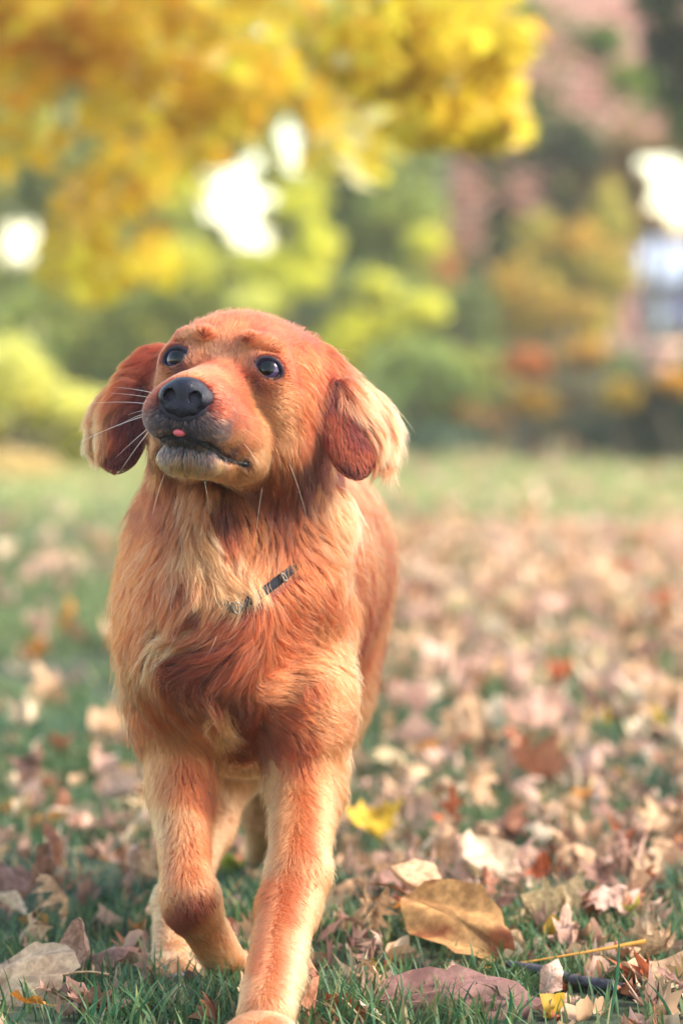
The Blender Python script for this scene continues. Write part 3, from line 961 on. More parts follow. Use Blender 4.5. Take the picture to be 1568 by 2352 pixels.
# ---- what shows through and beside the gateway
garage = empty('grey_garage', (P(1560, 860, 60)[0], 60, 0))
tag(garage, 'small blue grey garage far beyond the gateway', 'garage')
gm = simple_mat('grey_render', srgb(120, 120, 150), 0.85, 0.2, 3, 0.15, 0.2, 0.01)
gw = simple_mat('pale_paint', srgb(206, 214, 220), 0.6, 0.3, 3, 0.1, 0)
gxa, gxb = P(1462, 860, 60)[0], P(1680, 860, 60)[0]
v, f = box_np(gxa, gxb, 60, 64, -.05, P(1500, 640, 60)[2])
link('wall', mesh_np('wall', v, f, gm, smooth=False), garage)
v, f = box_np(gxa + .12, gxa + .42, 59.97, 59.998, 0.9, P(1500, 670, 60)[2])
link('door', mesh_np('door', v, f, gw, smooth=False), garage)
zr = P(1500, 640, 60)[2]
v = np.array([(gxa - .15, 59.8, zr), (gxb + .1, 59.8, zr), (gxb + .1, 62, zr + .75), (gxa - .15, 62, zr + .75), (gxa - .15, 64.2, zr), (gxb + .1, 64.2, zr)], float)
v = np.concatenate([v, v + [0, 0, -.08]])
link('roof', mesh_np('roof', v, np.array([(0, 1, 2, 3), (3, 2, 5, 4), (6, 9, 8, 7), (9, 10, 11, 8), (0, 6, 7, 1), (4, 5, 11, 10)]), simple_mat('pale_roof', srgb(176, 186, 206), 0.7, 0.3, 4, 0.15, 0.3, 0.01), smooth=False), garage)

urn = empty('stone_urn', (P(1510, 860, 24.6)[0], 24.6, 0))
tag(urn, 'pale pink stone bowl planter on a pedestal above the hedge', 'planter')
um = simple_mat('pink_stone', srgb(232, 186, 172), 0.8, 0.2, 14, 0.15, 0.4, 0.006)


def lathe(prof_, c, n=28):
    a = np.linspace(0, 2 * math.pi, n, endpoint=False)
    v = np.array([(c[0] + r * math.cos(t), c[1] + r * math.sin(t), c[2] + z) for r, z in prof_ for t in a])
    f = [(i * n + j, i * n + (j + 1) % n, (i + 1) * n + (j + 1) % n, (i + 1) * n + j) for i in range(len(prof_) - 1) for j in range(n)]
    return v, np.array(f)


uz = P(1510, 838, 24.6)[2]
ux = P(1510, 860, 24.6)[0]
v, f = lathe([(.001, .02), (.05, .0), (.11, .03), (.155, .075), (.175, .125), (.168, .145), (.14, .14), (.10, .11), (.001, .10)], (ux, 24.6, uz))
link('bowl', mesh_np('bowl', v, f, um), urn)
v, f = lathe([(.001, 0), (.12, 0), (.12, .06), (.075, .09), (.06, uz - .06), (.085, uz - .02), (.085, uz + .008), (.001, uz + .008)], (ux, 24.6, 0))
link('pedestal', mesh_np('pedestal', v, f, um), urn)

# ---- thin scattering volume added over the whole scene to veil the far darks
hz = NT('added_veil')
pv = hz.n('VolumePrincipled')
pv.inputs['Color'].default_value = (1.0, 0.95, 0.84, 1)
pv.inputs['Density'].default_value = 0.0022
pv.inputs['Anisotropy'].default_value = 0.3
hz.l(pv.outputs[0], hz.out.inputs['Volume'])
v, f = box_np(-30, 30, -20, 75, -1.2, 11)
tag(link('added_veil', mesh_np('added_veil', v, f, hz.m, smooth=False)), kind='stuff')

# ---- unseen foliage added behind the viewer for the eyes and nose to reflect
vs, fs, cs, o_ = [], [], [], 0
for k, (x, y, r) in enumerate(((-9, -14, 2.6), (-3, -20, 3.0), (4, -18, 2.6))):
    v, f, c = cloud([((x, y, 3.2), (r, 2.0, 3.0), 1)], 2600, .34, [(DGR_L, .5), (AMB_L, .3), (GRN_L, .2)], (), 80 + k)
    vs.append(v)
    fs.append(f + o_)
    cs.append(c)
    o_ += len(v)
tag(link('added_foliage', mesh_np('added_foliage', np.concatenate(vs), np.concatenate(fs), crown_mat, smooth=False, cols=np.concatenate(cs))), 'unseen foliage added behind the viewer, mirrored in the eyes', 'woods', kind='stuff')
HAIRS = 480000

# =================================================================== the dog
# body = one continuous surface grown from blended volumes
class Field:
    def __init__(s, xs, ys, zs):
        s.xs, s.ys, s.zs = xs, ys, zs
        s.D = np.full((len(xs), len(ys), len(zs)), 0.05, np.float32)

    def box(s, lo, hi):
        i = [max(0, np.searchsorted(a, l) - 1) for a, l in zip((s.xs, s.ys, s.zs), lo)]
        j = [min(len(a), np.searchsorted(a, h) + 1) for a, h in zip((s.xs, s.ys, s.zs), hi)]
        sl = tuple(slice(a, b) for a, b in zip(i, j))
        X, Y, Z = np.meshgrid(s.xs[sl[0]], s.ys[sl[1]], s.zs[sl[2]], indexing='ij')
        return sl, np.stack([X, Y, Z], -1).astype(np.float32)

    def add(s, prim):
        lo, hi = prim.bounds()
        k = prim.k
        m = k + 0.012
        sl, G = s.box(lo - m, hi + m)
        if G.size == 0:
            return
        d = prim.dist(G)
        a = s.D[sl]
        if prim.cut:
            h = np.maximum(k - np.abs(a + d), 0) / max(k, 1e-6)
            s.D[sl] = np.maximum(a, -d) + h * h * k * 0.25
        else:
            h = np.maximum(k - np.abs(a - d), 0) / max(k, 1e-6)
            s.D[sl] = np.minimum(a, d) - h * h * k * 0.25

    def sample(s, p):
        """trilinear value"""
        idx, fr = [], []
        for a, c in ((s.xs, p[:, 0]), (s.ys, p[:, 1]), (s.zs, p[:, 2])):
            i = np.clip(np.searchsorted(a, c) - 1, 0, len(a) - 2)
            idx.append(i)
            fr.append(np.clip((c - a[i]) / (a[i + 1] - a[i]), 0, 1).astype(np.float32))
        r = 0
        for dx in (0, 1):
            for dy in (0, 1):
                for dz in (0, 1):
                    w = (fr[0] if dx else 1 - fr[0]) * (fr[1] if dy else 1 - fr[1]) * (fr[2] if dz else 1 - fr[2])
                    r = r + s.D[idx[0] + dx, idx[1] + dy, idx[2] + dz] * w
        return r

    def grad(s, p, e=0.003):
        g = []
        for ax in range(3):
            o = np.zeros(3)
            o[ax] = e
            g.append(s.sample(p + o) - s.sample(p - o))
        return unit(np.stack(g, -1))


class Ell:
    """ellipsoid: centre, radii, axes as rows of M"""
    def __init__(s, c, r, M=None, k=0.02, region='body', cut=False):
        s.c, s.r = np.asarray(c, float), np.asarray(r, float)
        s.M = np.eye(3) if M is None else np.asarray(M)
        s.k, s.region, s.cut = k, region, cut

    def bounds(s):
        e = np.sqrt(((s.M.T * s.r) ** 2).sum(1))
        return s.c - e, s.c + e

    def dist(s, G):
        q = (G - s.c) @ s.M.T
        k0 = np.linalg.norm(q / s.r, axis=-1)
        k1 = np.linalg.norm(q / (s.r ** 2), axis=-1)
        return (k0 * (k0 - 1) / np.maximum(k1, 1e-6)).astype(np.float32)


class Cone:
    """round cone between two points"""
    def __init__(s, a, b, ra, rb, k=0.02, region='body', cut=False):
        s.a, s.b, s.ra, s.rb = np.asarray(a, float), np.asarray(b, float), ra, rb
        s.k, s.region, s.cut = k, region, cut

    def bounds(s):
        return np.minimum(s.a - s.ra, s.b - s.rb), np.maximum(s.a + s.ra, s.b + s.rb)

    def dist(s, G):
        ba = s.b - s.a
        t = np.clip(((G - s.a) @ ba) / (ba @ ba), 0, 1)
        q = G - s.a - t[..., None] * ba
        return (np.linalg.norm(q, axis=-1) - (s.ra + (s.rb - s.ra) * t)).astype(np.float32)


def surface_nets(F):
    D = F.D
    S = D < 0
    nx, ny, nz = D.shape
    c = np.zeros((nx - 1, ny - 1, nz - 1), np.int8)
    for dx in (0, 1):
        for dy in (0, 1):
            for dz in (0, 1):
                c += S[dx:nx - 1 + dx, dy:ny - 1 + dy, dz:nz - 1 + dz]
    act = np.argwhere((c > 0) & (c < 8))
    vid = np.full(c.shape, -1, np.int64)
    vid[tuple(act.T)] = np.arange(len(act))
    acc = np.zeros((len(act), 3))
    cnt = np.zeros(len(act))
    for ax in range(3):
        o = [a for a in range(3) if a != ax]
        for e1 in (0, 1):
            for e2 in (0, 1):
                p0 = act.copy()
                p0[:, o[0]] += e1
                p0[:, o[1]] += e2
                p1 = p0.copy()
                p1[:, ax] += 1
                d0, d1 = D[tuple(p0.T)], D[tuple(p1.T)]
                x = (d0 < 0) != (d1 < 0)
                t = np.where(x, d0 / np.where(x, d0 - d1, 1), 0)
                pos = p0.astype(float)
                pos[:, ax] += t
                acc[x] += pos[x]
                cnt[x] += 1
    acc /= cnt[:, None]
    V = np.stack([np.interp(acc[:, i], np.arange(len(a)), a) for i, a in enumerate((F.xs, F.ys, F.zs))], -1)
    quads = []
    for ax in range(3):
        o = [(ax + 1) % 3, (ax + 2) % 3]
        n = [nx, ny, nz]
        sl0 = [slice(1, n[i] - 1) for i in range(3)]
        sl0[ax] = slice(0, n[ax] - 1)
        sl1 = list(sl0)
        sl1[ax] = slice(1, n[ax])
        A, B = S[tuple(sl0)], S[tuple(sl1)]
        x = np.argwhere(A != B)
        if not len(x):
            continue
        inside0 = A[tuple(x.T)]
        base = x + np.array([0 if i == ax else 1 for i in range(3)])
        q = []
        for e1, e2 in ((-1, -1), (0, -1), (0, 0), (-1, 0)):
            p = base.copy()
            p[:, o[0]] += e1
            p[:, o[1]] += e2
            q.append(vid[tuple(p.T)])
        q = np.stack(q, -1)
        q[~inside0] = q[~inside0][:, ::-1]
        quads.append(q)
    return V, np.concatenate(quads)


# ---- head frame: x to the dog's left (right of the view), y towards the nose, z up
HEAD_O = P(519, 844, 3.455)                     # midpoint between the eyes
HEAD_YAW, HEAD_PITCH, HEAD_ROLL = R(14.5), R(8), R(6.5)
_fy = np.array([-math.sin(HEAD_YAW), -math.cos(HEAD_YAW), 0.0])
_rx = np.array([math.cos(HEAD_YAW), -math.sin(HEAD_YAW), 0.0])
_uz = np.array([0, 0, 1.0])
_fy, _uz = _fy * math.cos(HEAD_PITCH) + _uz * math.sin(HEAD_PITCH), _uz * math.cos(HEAD_PITCH) - _fy * math.sin(HEAD_PITCH)
_rx, _uz = _rx * math.cos(HEAD_ROLL) - _uz * math.sin(HEAD_ROLL), _uz * math.cos(HEAD_ROLL) + _rx * math.sin(HEAD_ROLL)
HM = np.stack([_rx, _fy, _uz])                  # rows: head axes in the world


def H(x, y, z):
    return HEAD_O + np.array([x, y, z]) @ HM


def toH(p):
    return (p - HEAD_O) @ HM.T


def hrot(ax, ay, az):
    """head-frame axes turned about x, y, z (degrees)"""
    m = Matrix.Rotation(R(az), 3, 'Z') @ Matrix.Rotation(R(ay), 3, 'Y') @ Matrix.Rotation(R(ax), 3, 'X')
    return np.array(m).T @ HM


prims = []


def ell(c, r, M=None, k=0.02, region='body', cut=False):
    prims.append(Ell(c, r, M, k, region, cut))


def cone(a, b, ra, rb, k=0.02, region='body', cut=False):
    prims.append(Cone(a, b, ra, rb, k, region, cut))


MM = 0.001
EYE = [np.array([-0.0415, 0.004, 0.0]), np.array([0.0415, 0.004, 0.0])]
EYE_R = 0.0138
_m = [(0, .104, -.0750), (.022, .094, -.0800), (.037, .060, -.0880), (.045, .034, -.0890)]
MOUTH = [(np.array([s_ * a_[0], a_[1], a_[2]]), np.array([s_ * b_[0], b_[1], b_[2]])) for s_ in (-1, 1) for a_, b_ in zip(_m, _m[1:])]
SLANT = R(20)
GAZE = [np.array([-0.25, 0.94, 0.22]), np.array([0.25, 0.94, 0.22])]


def build_body():
    # trunk, walking towards the camera, rump a little to the right of the chest
    ell(P(532, 1400, 3.64), (0.094, 0.13, 0.120), k=0.03, region='chest')
    ell(P(620, 1330, 3.82), (0.105, 0.22, 0.135), k=0.04)
    ell(P(680, 1300, 4.02), (0.098, 0.20, 0.118), k=0.05)
    ell(P(690, 1290, 4.20), (0.098, 0.13, 0.115), k=0.05)
    # prosternum and breast
    ell(P(480, 1480, 3.53), (0.078, 0.070, 0.080), k=0.04, region='chest')
    cone(P(490, 1500, 3.53), P(545, 1660, 3.60), 0.050, 0.032, k=0.04, region='chest')
    # shoulders
    ell(P(384, 1430, 3.62), (0.029, 0.075, 0.100), k=0.035, region='chest')
    ell(P(370, 1290, 3.68), (0.024, 0.07, 0.065), k=0.035, region='chest')
    ell(P(680, 1430, 3.60), (0.040, 0.080, 0.105), k=0.035, region='chest')
    cone(P(680, 1420, 3.60), P(698, 1640, 3.56), 0.042, 0.040, k=0.03, region='chest')
    cone(P(385, 1450, 3.60), P(405, 1640, 3.57), 0.038, 0.034, k=0.03, region='chest')
    # neck
    cone(P(550, 960, 3.60), P(520, 1330, 3.58), 0.070, 0.082, k=0.04, region='neck')
    cone(P(490, 1150, 3.53), P(500, 1380, 3.515), 0.050, 0.062, k=0.03, region='neck')
    cone(P(610, 1120, 3.54), P(630, 1330, 3.55), 0.042, 0.056, k=0.03, region='neck')
    cone(P(620, 1000, 3.58), P(660, 1190, 3.58), 0.052, 0.052, k=0.03, region='neck')
    # planted front leg (right of the view)
    L = 'leg_plant'
    cone(P(705, 1600, 3.56), P(700, 1800, 3.555), 0.036, 0.0295, k=0.03, region=L)
    cone(P(715, 1760, 3.585), P(706, 1860, 3.56), 0.030, 0.024, k=0.02, region=L)     # elbow
    cone(P(700, 1800, 3.555), P(684, 2010, 3.46), 0.0295, 0.0245, k=0.02, region=L)
    cone(P(684, 2010, 3.46), P(660, 2090, 3.43), 0.0255, 0.024, k=0.015, region=L)
    cone(P(660, 2090, 3.43), P(610, 2332, 3.26), 0.024, 0.0225, k=0.015, region=L)
    paw(P(598, 2384, 3.20), (-0.12, -1.0, -0.1), 1.0, L)
    # lifted front leg (left of the view): forearm, bent wrist, foot folded back
    L = 'leg_lift'
    cone(P(405, 1600, 3.565), P(412, 1800, 3.55), 0.032, 0.0245, k=0.03, region=L)
    cone(P(420, 1780, 3.58), P(420, 1900, 3.55), 0.024, 0.020, k=0.02, region=L)
    cone(P(412, 1800, 3.55), P(428, 2030, 3.50), 0.0245, 0.021, k=0.02, region=L)
    ell(P(440, 2075, 3.495), (0.024, 0.0245, 0.0245), k=0.018, region=L)
    cone(P(446, 2090, 3.50), P(510, 2195, 3.545), 0.0205, 0.017, k=0.015, region=L)
    paw(P(545, 2240, 3.575), (0.35, 0.5, -0.8), 0.85, L)
    # hind legs
    L = 'leg_hind'
    ell(P(520, 1560, 4.05), (0.060, 0.10, 0.13), k=0.04, region=L)                   # right thigh
    cone(P(515, 1700, 3.98), P(470, 1900, 3.93), 0.044, 0.028, k=0.03, region=L)
    cone(P(470, 1900, 3.93), P(410, 2080, 3.76), 0.026, 0.021, k=0.02, region=L)
    cone(P(410, 2080, 3.76), P(396, 2205, 3.66), 0.022, 0.019, k=0.02, region=L)
    paw(P(394, 2240, 3.62), (-0.1, -1, -0.1), 0.95, L)
    ell(P(745, 1480, 4.15), (0.058, 0.11, 0.13), k=0.04, region=L)                   # left thigh
    cone(P(640, 1640, 4.12), P(618, 1860, 4.22), 0.050, 0.030, k=0.04, region=L)
    cone(P(618, 1860, 4.22), P(612, 1980, 4.40), 0.026, 0.020, k=0.02, region=L)
    cone(P(612, 1980, 4.40), P(615, 2040, 4.36), 0.020, 0.018, k=0.02, region=L)
    # groin and belly
    cone(P(560, 1640, 3.75), P(600, 1640, 4.10), 0.060, 0.060, k=0.05)
    # tail
    cone(P(650, 1190, 4.30), P(680, 1350, 4.45), 0.028, 0.020, k=0.03)
    cone(P(680, 1350, 4.45), P(700, 1600, 4.52), 0.020, 0.012, k=0.01)


def paw(c, d, s, region):
    d = unit(np.array(d, float))
    side = unit(np.cross(d, (0, 0, 1.0)))
    up = np.cross(side, d)
    M = np.stack([side, d, up])
    ell(c, (0.030 * s, 0.036 * s, 0.019 * s), M, k=0.012, region=region)
    for i, (o, f) in enumerate(((-0.021, 0.018), (-0.0075, 0.028), (0.0075, 0.028), (0.021, 0.018))):
        ell(c + side * o * s + d * f * s - up * 0.001, (0.0095 * s, 0.018 * s, 0.0135 * s), M, k=0.004, region=region)


def build_head():
    g = 'head'
    ell(H(0, -0.080, -0.002), (0.0735, 0.082, 0.058), HM, k=0.02, region=g)              # braincase
    ell(H(0, -0.040, 0.012), (0.046, 0.050, 0.034), HM, k=0.03, region=g)              # forehead
    for s in (-1, 1):
        ell(H(s * 0.031, -0.014, 0.0225), (0.013, 0.015, 0.0115), HM, k=0.014, region=g)   # brow
        ell(H(s * 0.046, -0.066, -0.052), (0.031, 0.056, 0.054), HM, k=0.025, region=g)  # cheek
        ell(H(s * 0.044, -0.018, -0.022), (0.020, 0.026, 0.022), HM, k=0.020, region=g)  # zygoma
        cone(H(s * 0.0170, 0.082, -0.055), H(s * 0.032, 0.010, -0.065), 0.0205, 0.0205, k=0.014, region=g)   # flews
        ell(H(s * 0.0175, 0.088, -0.056), (0.0215, 0.020, 0.022), HM, k=0.010, region=g)   # whisker pads
        cone(H(s * 0.013, 0.062, -0.089), H(s * 0.026, -0.020, -0.083), 0.0150, 0.018, k=0.012, region=g)    # jaw
        ell(H(s * 0.041, 0.012, -0.084), (0.010, 0.017, 0.012), HM, k=0.012, region=g)     # slack of the lip
    cone(H(0, -0.012, -0.014), H(0, 0.088, -0.038), 0.023, 0.0185, k=0.016, region=g)     # bridge
    cone(H(0, 0.000, -0.040), H(0, 0.080, -0.050), 0.034, 0.027, k=0.016, region=g)      # muzzle core
    ell(H(0, 0.068, -0.092), (0.021, 0.017, 0.0125), HM, k=0.010, region=g)               # chin
    # eyelids, with the opening for the eye cut out of them
    for e, z in zip(EYE, GAZE):
        zz = unit(z)
        inn = e * [0, 1, 1] + [e[0] * 0.66, 0.007, -0.0035]
        cone(H(*(e + zz * .009)), H(*inn), 0.0045, 0.0020, k=0.002, region=g, cut=True)
        xx = unit(np.cross(zz, (0, 0, 1.0)))
        yy, sg = np.cross(xx, zz), np.sign(e[0])
        A = np.stack([xx, zz, yy]) @ HM
        x2, y2 = xx * math.cos(SLANT) - sg * yy * math.sin(SLANT), yy * math.cos(SLANT) + sg * xx * math.sin(SLANT)
        A2 = np.stack([x2, zz, y2]) @ HM
        # brow fold, higher at its inner end, and the crease under it
        cone(H(sg * .021, .010, .0275), H(sg * .045, -.004, .0235), .0058, .0045, k=0.007, region=g)
        cone(H(sg * .026, .019, .0185), H(sg * .047, .008, .0160), .0022, .0018, k=0.005, region=g, cut=True)
        ell(H(*(e + [0, -0.001, 0.0005])), (0.0184, 0.0162, 0.0172), A, k=0.020, region=g)
        ell(H(*(e + zz * 0.013 - np.array([0, 0, 0.0014]))), (0.0118, 0.0160, 0.0086), A2, k=0.002, region=g, cut=True)


def flap(a, b, n, w, t, k=0.008, region='ear'):
    """flat oval between a and b, n = face normal, w = half width, t = half thickness"""
    a, b = np.asarray(a), np.asarray(b)
    d = unit(b - a)
    n = unit(np.asarray(n, float) - d * (np.asarray(n, float) @ d))
    side = np.cross(d, n)
    M = np.stack([side, d, n])
    ell((a + b) / 2, (w, np.linalg.norm(b - a) / 2, t), M, k=k, region=region)


def build_ears():
    # right of the view (dog's left ear)
    n = (0.25, -1.0, 0.1)
    flap(P(690, 800, 3.54), P(815, 960, 3.51), n, 0.022, 0.010, k=0.016)
    flap(P(775, 870, 3.50), P(822, 1098, 3.475), n, 0.0245, 0.0075, k=0.008)
    flap(P(785, 870, 3.53), P(872, 1050, 3.51), n, 0.021, 0.006, k=0.010)
    # left of the view (dog's right ear)
    n = (-0.35, -1.0, 0.1)
    flap(P(385, 800, 3.54), P(285, 930, 3.525), n, 0.022, 0.010, k=0.016)
    flap(P(308, 880, 3.515), P(262, 1084, 3.50), n, 0.0235, 0.0075, k=0.008)
    flap(P(285, 885, 3.54), P(222, 1035, 3.54), n, 0.017, 0.0055, k=0.010)


build_body()
N_BODY = len(prims)
build_head()
build_ears()


def axis_grid(segs):
    out = []
    for a, b, h in segs:
        n = max(1, int(round((b - a) / h)))
        out.append(np.linspace(a, b, n, endpoint=False))
    out.append([segs[-1][1]])
    return np.concatenate(out)


FS = 1.0
F = Field(axis_grid([(-0.27, -0.25, .004), (-0.25, 0.08, 0.0024 * FS), (0.08, 0.12, .004)]),
          axis_grid([(3.13, 3.26, .0045), (3.26, 3.62, 0.0026 * FS), (3.62, 4.60, 0.008)]),
          axis_grid([(-0.02, 0.43, 0.0042 * FS), (0.43, 0.67, 0.0024 * FS)]))


def project_mouth():
    """the line of the lips laid on the muzzle"""
    q = np.array([H(*a) for a in _m])
    for _ in range(5):
        q = q - F.grad(q) * F.sample(q)[:, None]
    return q


for p_ in prims:
    if not p_.cut:
        F.add(p_)
_mp = [toH(x) for x in project_mouth()]
MOUTH[:] = [(np.array([s_ * a_[0], a_[1], a_[2]]), np.array([s_ * b_[0], b_[1], b_[2]])) for s_ in (-1, 1) for a_, b_ in zip(_mp, _mp[1:])]
for a, b in MOUTH:
    cone(H(*a), H(*b), 0.0036, 0.0034, k=0.003, region='head', cut=True)
for p_ in prims:
    if p_.cut:
        F.add(p_)
BV, BF = surface_nets(F)
print('body', BV.shape, BF.shape, F.D.shape, round(time.time() - T0, 1))

# ------------------------------------------------------------------ coat colours
RED = srgb(164, 64, 30)
ORANGE = srgb(188, 90, 50)
TAN = srgb(204, 126, 86)
BEIGE = srgb(214, 150, 108)
CREAM = srgb(236, 190, 144)
BROWN = srgb(126, 56, 28)
DARK = srgb(98, 32, 16)
DEEP = srgb(84, 34, 18)  # brow marks; also shade under chin, in creases and ear seams, painted in
GOLD = srgb(144, 76, 30)
INK = srgb(44, 44, 66)
INKM = srgb(92, 76, 84)
SKIN = srgb(46, 38, 58)

# guide hairs: (u, v, direction right, direction down, length mm, colour, reach)
G_NECK = [
    (335, 1150, -.25, 1, 22, BROWN, 40), (300, 1250, -.35, 1, 22, ORANGE, 50), (330, 1350, -.3, 1, 26, ORANGE, 50),
    (285, 1400, -.3, 1, 22, ORANGE, 50), (390, 1180, -.05, 1, 24, BROWN, 30), (360, 1260, .0, 1, 30, ORANGE, 40),
    (440, 1150, .05, 1, 26, TAN, 22), (462, 1200, .15, 1, 36, BEIGE, 20), (430, 1250, .2, 1, 40, BEIGE, 24),
    (480, 1280, .35, 1, 46, BEIGE, 24), (510, 1330, .45, 1, 44, BEIGE, 20), (450, 1330, .5, 1, 44, TAN, 30),
    (395, 1340, .25, 1, 36, ORANGE, 34), (545, 1290, .1, 1, 34, TAN, 24),
    (512, 1180, -.05, 1, 16, DEEP, 20), (520, 1230, .0, 1, 20, BROWN, 20), (560, 1170, .1, 1, 18, GOLD, 26),  # darkest guide paints the shade under the chin
    (600, 1210, .05, 1, 24, GOLD, 30), (570, 1290, -.15, 1, 34, TAN, 26), (620, 1280, -.45, 1, 34, TAN, 30),
    (650, 1200, .15, 1, 24, BROWN, 30), (665, 1260, -.3, 1, 26, ORANGE, 28),
    (700, 1170, .35, 1, 28, ORANGE, 28), (745, 1135, .9, .75, 44, BEIGE, 18), (775, 1145, 1, .45, 46, CREAM, 16),
    (840, 1140, .8, .6, 40, TAN, 30), (740, 1210, .8, .5, 36, TAN, 30), (710, 1260, .7, .6, 30, ORANGE, 26),
    (780, 1260, 1, .15, 30, TAN, 36), (850, 1250, .6, .8, 24, TAN, 40), (780, 1360, .75, .6, 26, ORANGE, 40),
    (700, 1360, .6, .8, 22, ORANGE, 36), (650, 1400, .2, 1, 22, ORANGE, 30), (600, 1430, -.5, .9, 24, ORANGE, 30),
    (560, 1420, -.8, .7, 34, BROWN, 26), (510, 1420, -.85, .5, 44, ORANGE, 26), (470, 1400, -.5, .9, 44, BROWN, 24),
    (430, 1410, -.45, 1, 50, TAN, 24), (390, 1430, -.55, 1, 46, CREAM, 20), (450, 1450, -.95, .45, 48, CREAM, 16),
    (390, 1480, -1, .25, 48, BEIGE, 20), (330, 1450, -.6, .9, 36, ORANGE, 30), (330, 1510, -.35, 1, 34, TAN, 26),
    (460, 1500, -1, .25, 46, BROWN, 26), (520, 1490, -.9, .45, 44, BROWN, 28), (590, 1490, -.8, .6, 36, ORANGE, 30),
    (420, 1530, -.9, .4, 40, BROWN, 26), (500, 1545, -.75, .6, 40, BROWN, 26), (560, 1550, -.6, .8, 28, BROWN, 26),
    (680, 1440, .75, .6, 20, ORANGE, 36), (740, 1450, .8, .5, 20, TAN, 36), (640, 1500, .7, .4, 18, ORANGE, 30),
    (620, 1580, .8, .1, 18, TAN, 26), (700, 1540, .95, .12, 18, TAN, 36), (770, 1560, .9, .3, 18, BEIGE, 34),
    (660, 1640, .75, .3, 20, ORANGE, 30), (740, 1650, .8, .5, 18, TAN, 34), (690, 1700, .6, .8, 18, RED, 26),
    (330, 1590, .1, 1, 30, ORANGE, 34), (300, 1530, -.2, 1, 32, TAN, 30), (400, 1590, .25, 1, 32, GOLD, 30),
    (450, 1600, .4, 1, 40, GOLD, 26), (490, 1600, .1, 1, 54, CREAM, 18), (505, 1650, -.3, 1, 54, CREAM, 20),
    (440, 1670, .5, .9, 40, TAN, 26), (390, 1670, .2, 1, 26, TAN, 30), (545, 1610, -.1, 1, 26, DEEP, 26), (735, 1080, .1, 1, 20, DEEP, 18), (722, 1130, .2, 1, 22, DARK, 14),  # darkest guides paint shade in the chest crease and ear seam
    (570, 1680, .0, 1, 34, BROWN, 28), (530, 1700, .0, 1, 34, GOLD, 24), (600, 1640, .2, .9, 24, BROWN, 24),
]
_CP = [(528, 1386), (560, 1396), (600, 1374), (640, 1342), (668, 1316)]
G_LEG = [
    (360, 1750, -.1, 1, 13, TAN, 40), (450, 1750, .1, 1, 14, ORANGE, 40), (480, 1800, .15, 1, 16, BROWN, 26),
    (400, 1900, .0, 1, 10, BEIGE, 30), (370, 1950, -.1, 1, 10, TAN, 24), (465, 1920, .15, 1, 12, ORANGE, 26),
    (420, 2000, .0, 1, 9, TAN, 30), (440, 2080, .25, 1, 8, BROWN, 20), (500, 2140, .7, 1, 9, TAN, 26),
    (520, 2200, .7, 1, 9, BEIGE, 26),
    (620, 1750, -.15, 1, 17, BEIGE, 34), (680, 1720, .1, 1, 16, RED, 34), (760, 1730, .5, 1, 15, TAN, 34),
    (630, 1850, -.25, 1, 13, BEIGE, 26), (700, 1850, .15, 1, 11, TAN, 40), (775, 1850, .75, 1, 15, TAN, 26),
    (620, 1960, -.3, 1, 10, BEIGE, 26), (690, 1960, .15, 1, 9, TAN, 36), (765, 1960, .8, 1, 16, BEIGE, 24),
    (600, 2060, -.3, 1, 9, ORANGE, 30), (670, 2080, .05, 1, 8, TAN, 34), (735, 2080, .7, 1, 15, BEIGE, 24),
    (590, 2180, -.25, 1, 8, ORANGE, 30), (660, 2180, .2, 1, 8, BEIGE, 30), (700, 2200, .6, 1, 20, BEIGE, 24),
    (560, 2300, -.2, 1, 8, TAN, 34), (640, 2300, .1, 1, 9, BEIGE, 30), (690, 2300, .4, 1, 15, BEIGE, 24),
]
G_EAR = [
    # right of the view
    (700, 780, .8, .5, 11, RED, 24), (735, 820, .7, .8, 14, RED, 22), (720, 880, .2, 1, 14, DARK, 22),
    (770, 830, .85, .55, 24, RED, 16), (750, 900, .1, 1, 14, DARK, 20), (795, 850, .85, .6, 44, ORANGE, 16),
    (835, 880, .85, .6, 50, TAN, 18), (805, 890, .70, .8, 50, ORANGE, 14), (850, 930, .72, .8, 52, ORANGE, 20),
    (860, 975, .6, .95, 44, TAN, 16), (885, 1000, .55, 1, 44, ORANGE, 20), (885, 1045, .4, 1, 24, TAN, 14),
    (765, 960, .05, 1, 12, RED, 18), (800, 960, .2, 1, 13, DARK, 16), (770, 1030, .05, 1, 9, RED, 20), (830, 1000, .3, 1, 13, DARK, 14),
    (820, 1050, .1, 1, 8, RED, 20), (800, 1090, .05, 1, 7, DARK, 20), (850, 1070, .15, 1, 8, DARK, 16), (815, 920, .5, 1, 26, RED, 10),
    # left of the view
    (385, 790, -.8, .5, 12, RED, 24), (340, 830, -.7, .8, 16, RED, 22), (330, 900, -.1, 1, 14, DARK, 24),
    (300, 850, -.85, .5, 26, ORANGE, 20), (290, 890, -.7, .75, 34, ORANGE, 20), (255, 920, -.6, .85, 36, TAN, 18),
    (225, 980, -.35, 1, 34, BEIGE, 18), (215, 1030, -.1, 1, 26, TAN, 18), (290, 950, -.45, 1, 18, DARK, 18),
    (260, 990, -.4, 1, 22, RED, 20), (300, 1010, .0, 1, 11, DARK, 26), (250, 1050, -.05, 1, 8, DARK, 26),
    (275, 1080, 0, 1, 7, DARK, 20), (315, 960, .05, 1, 12, DARK, 22),
]
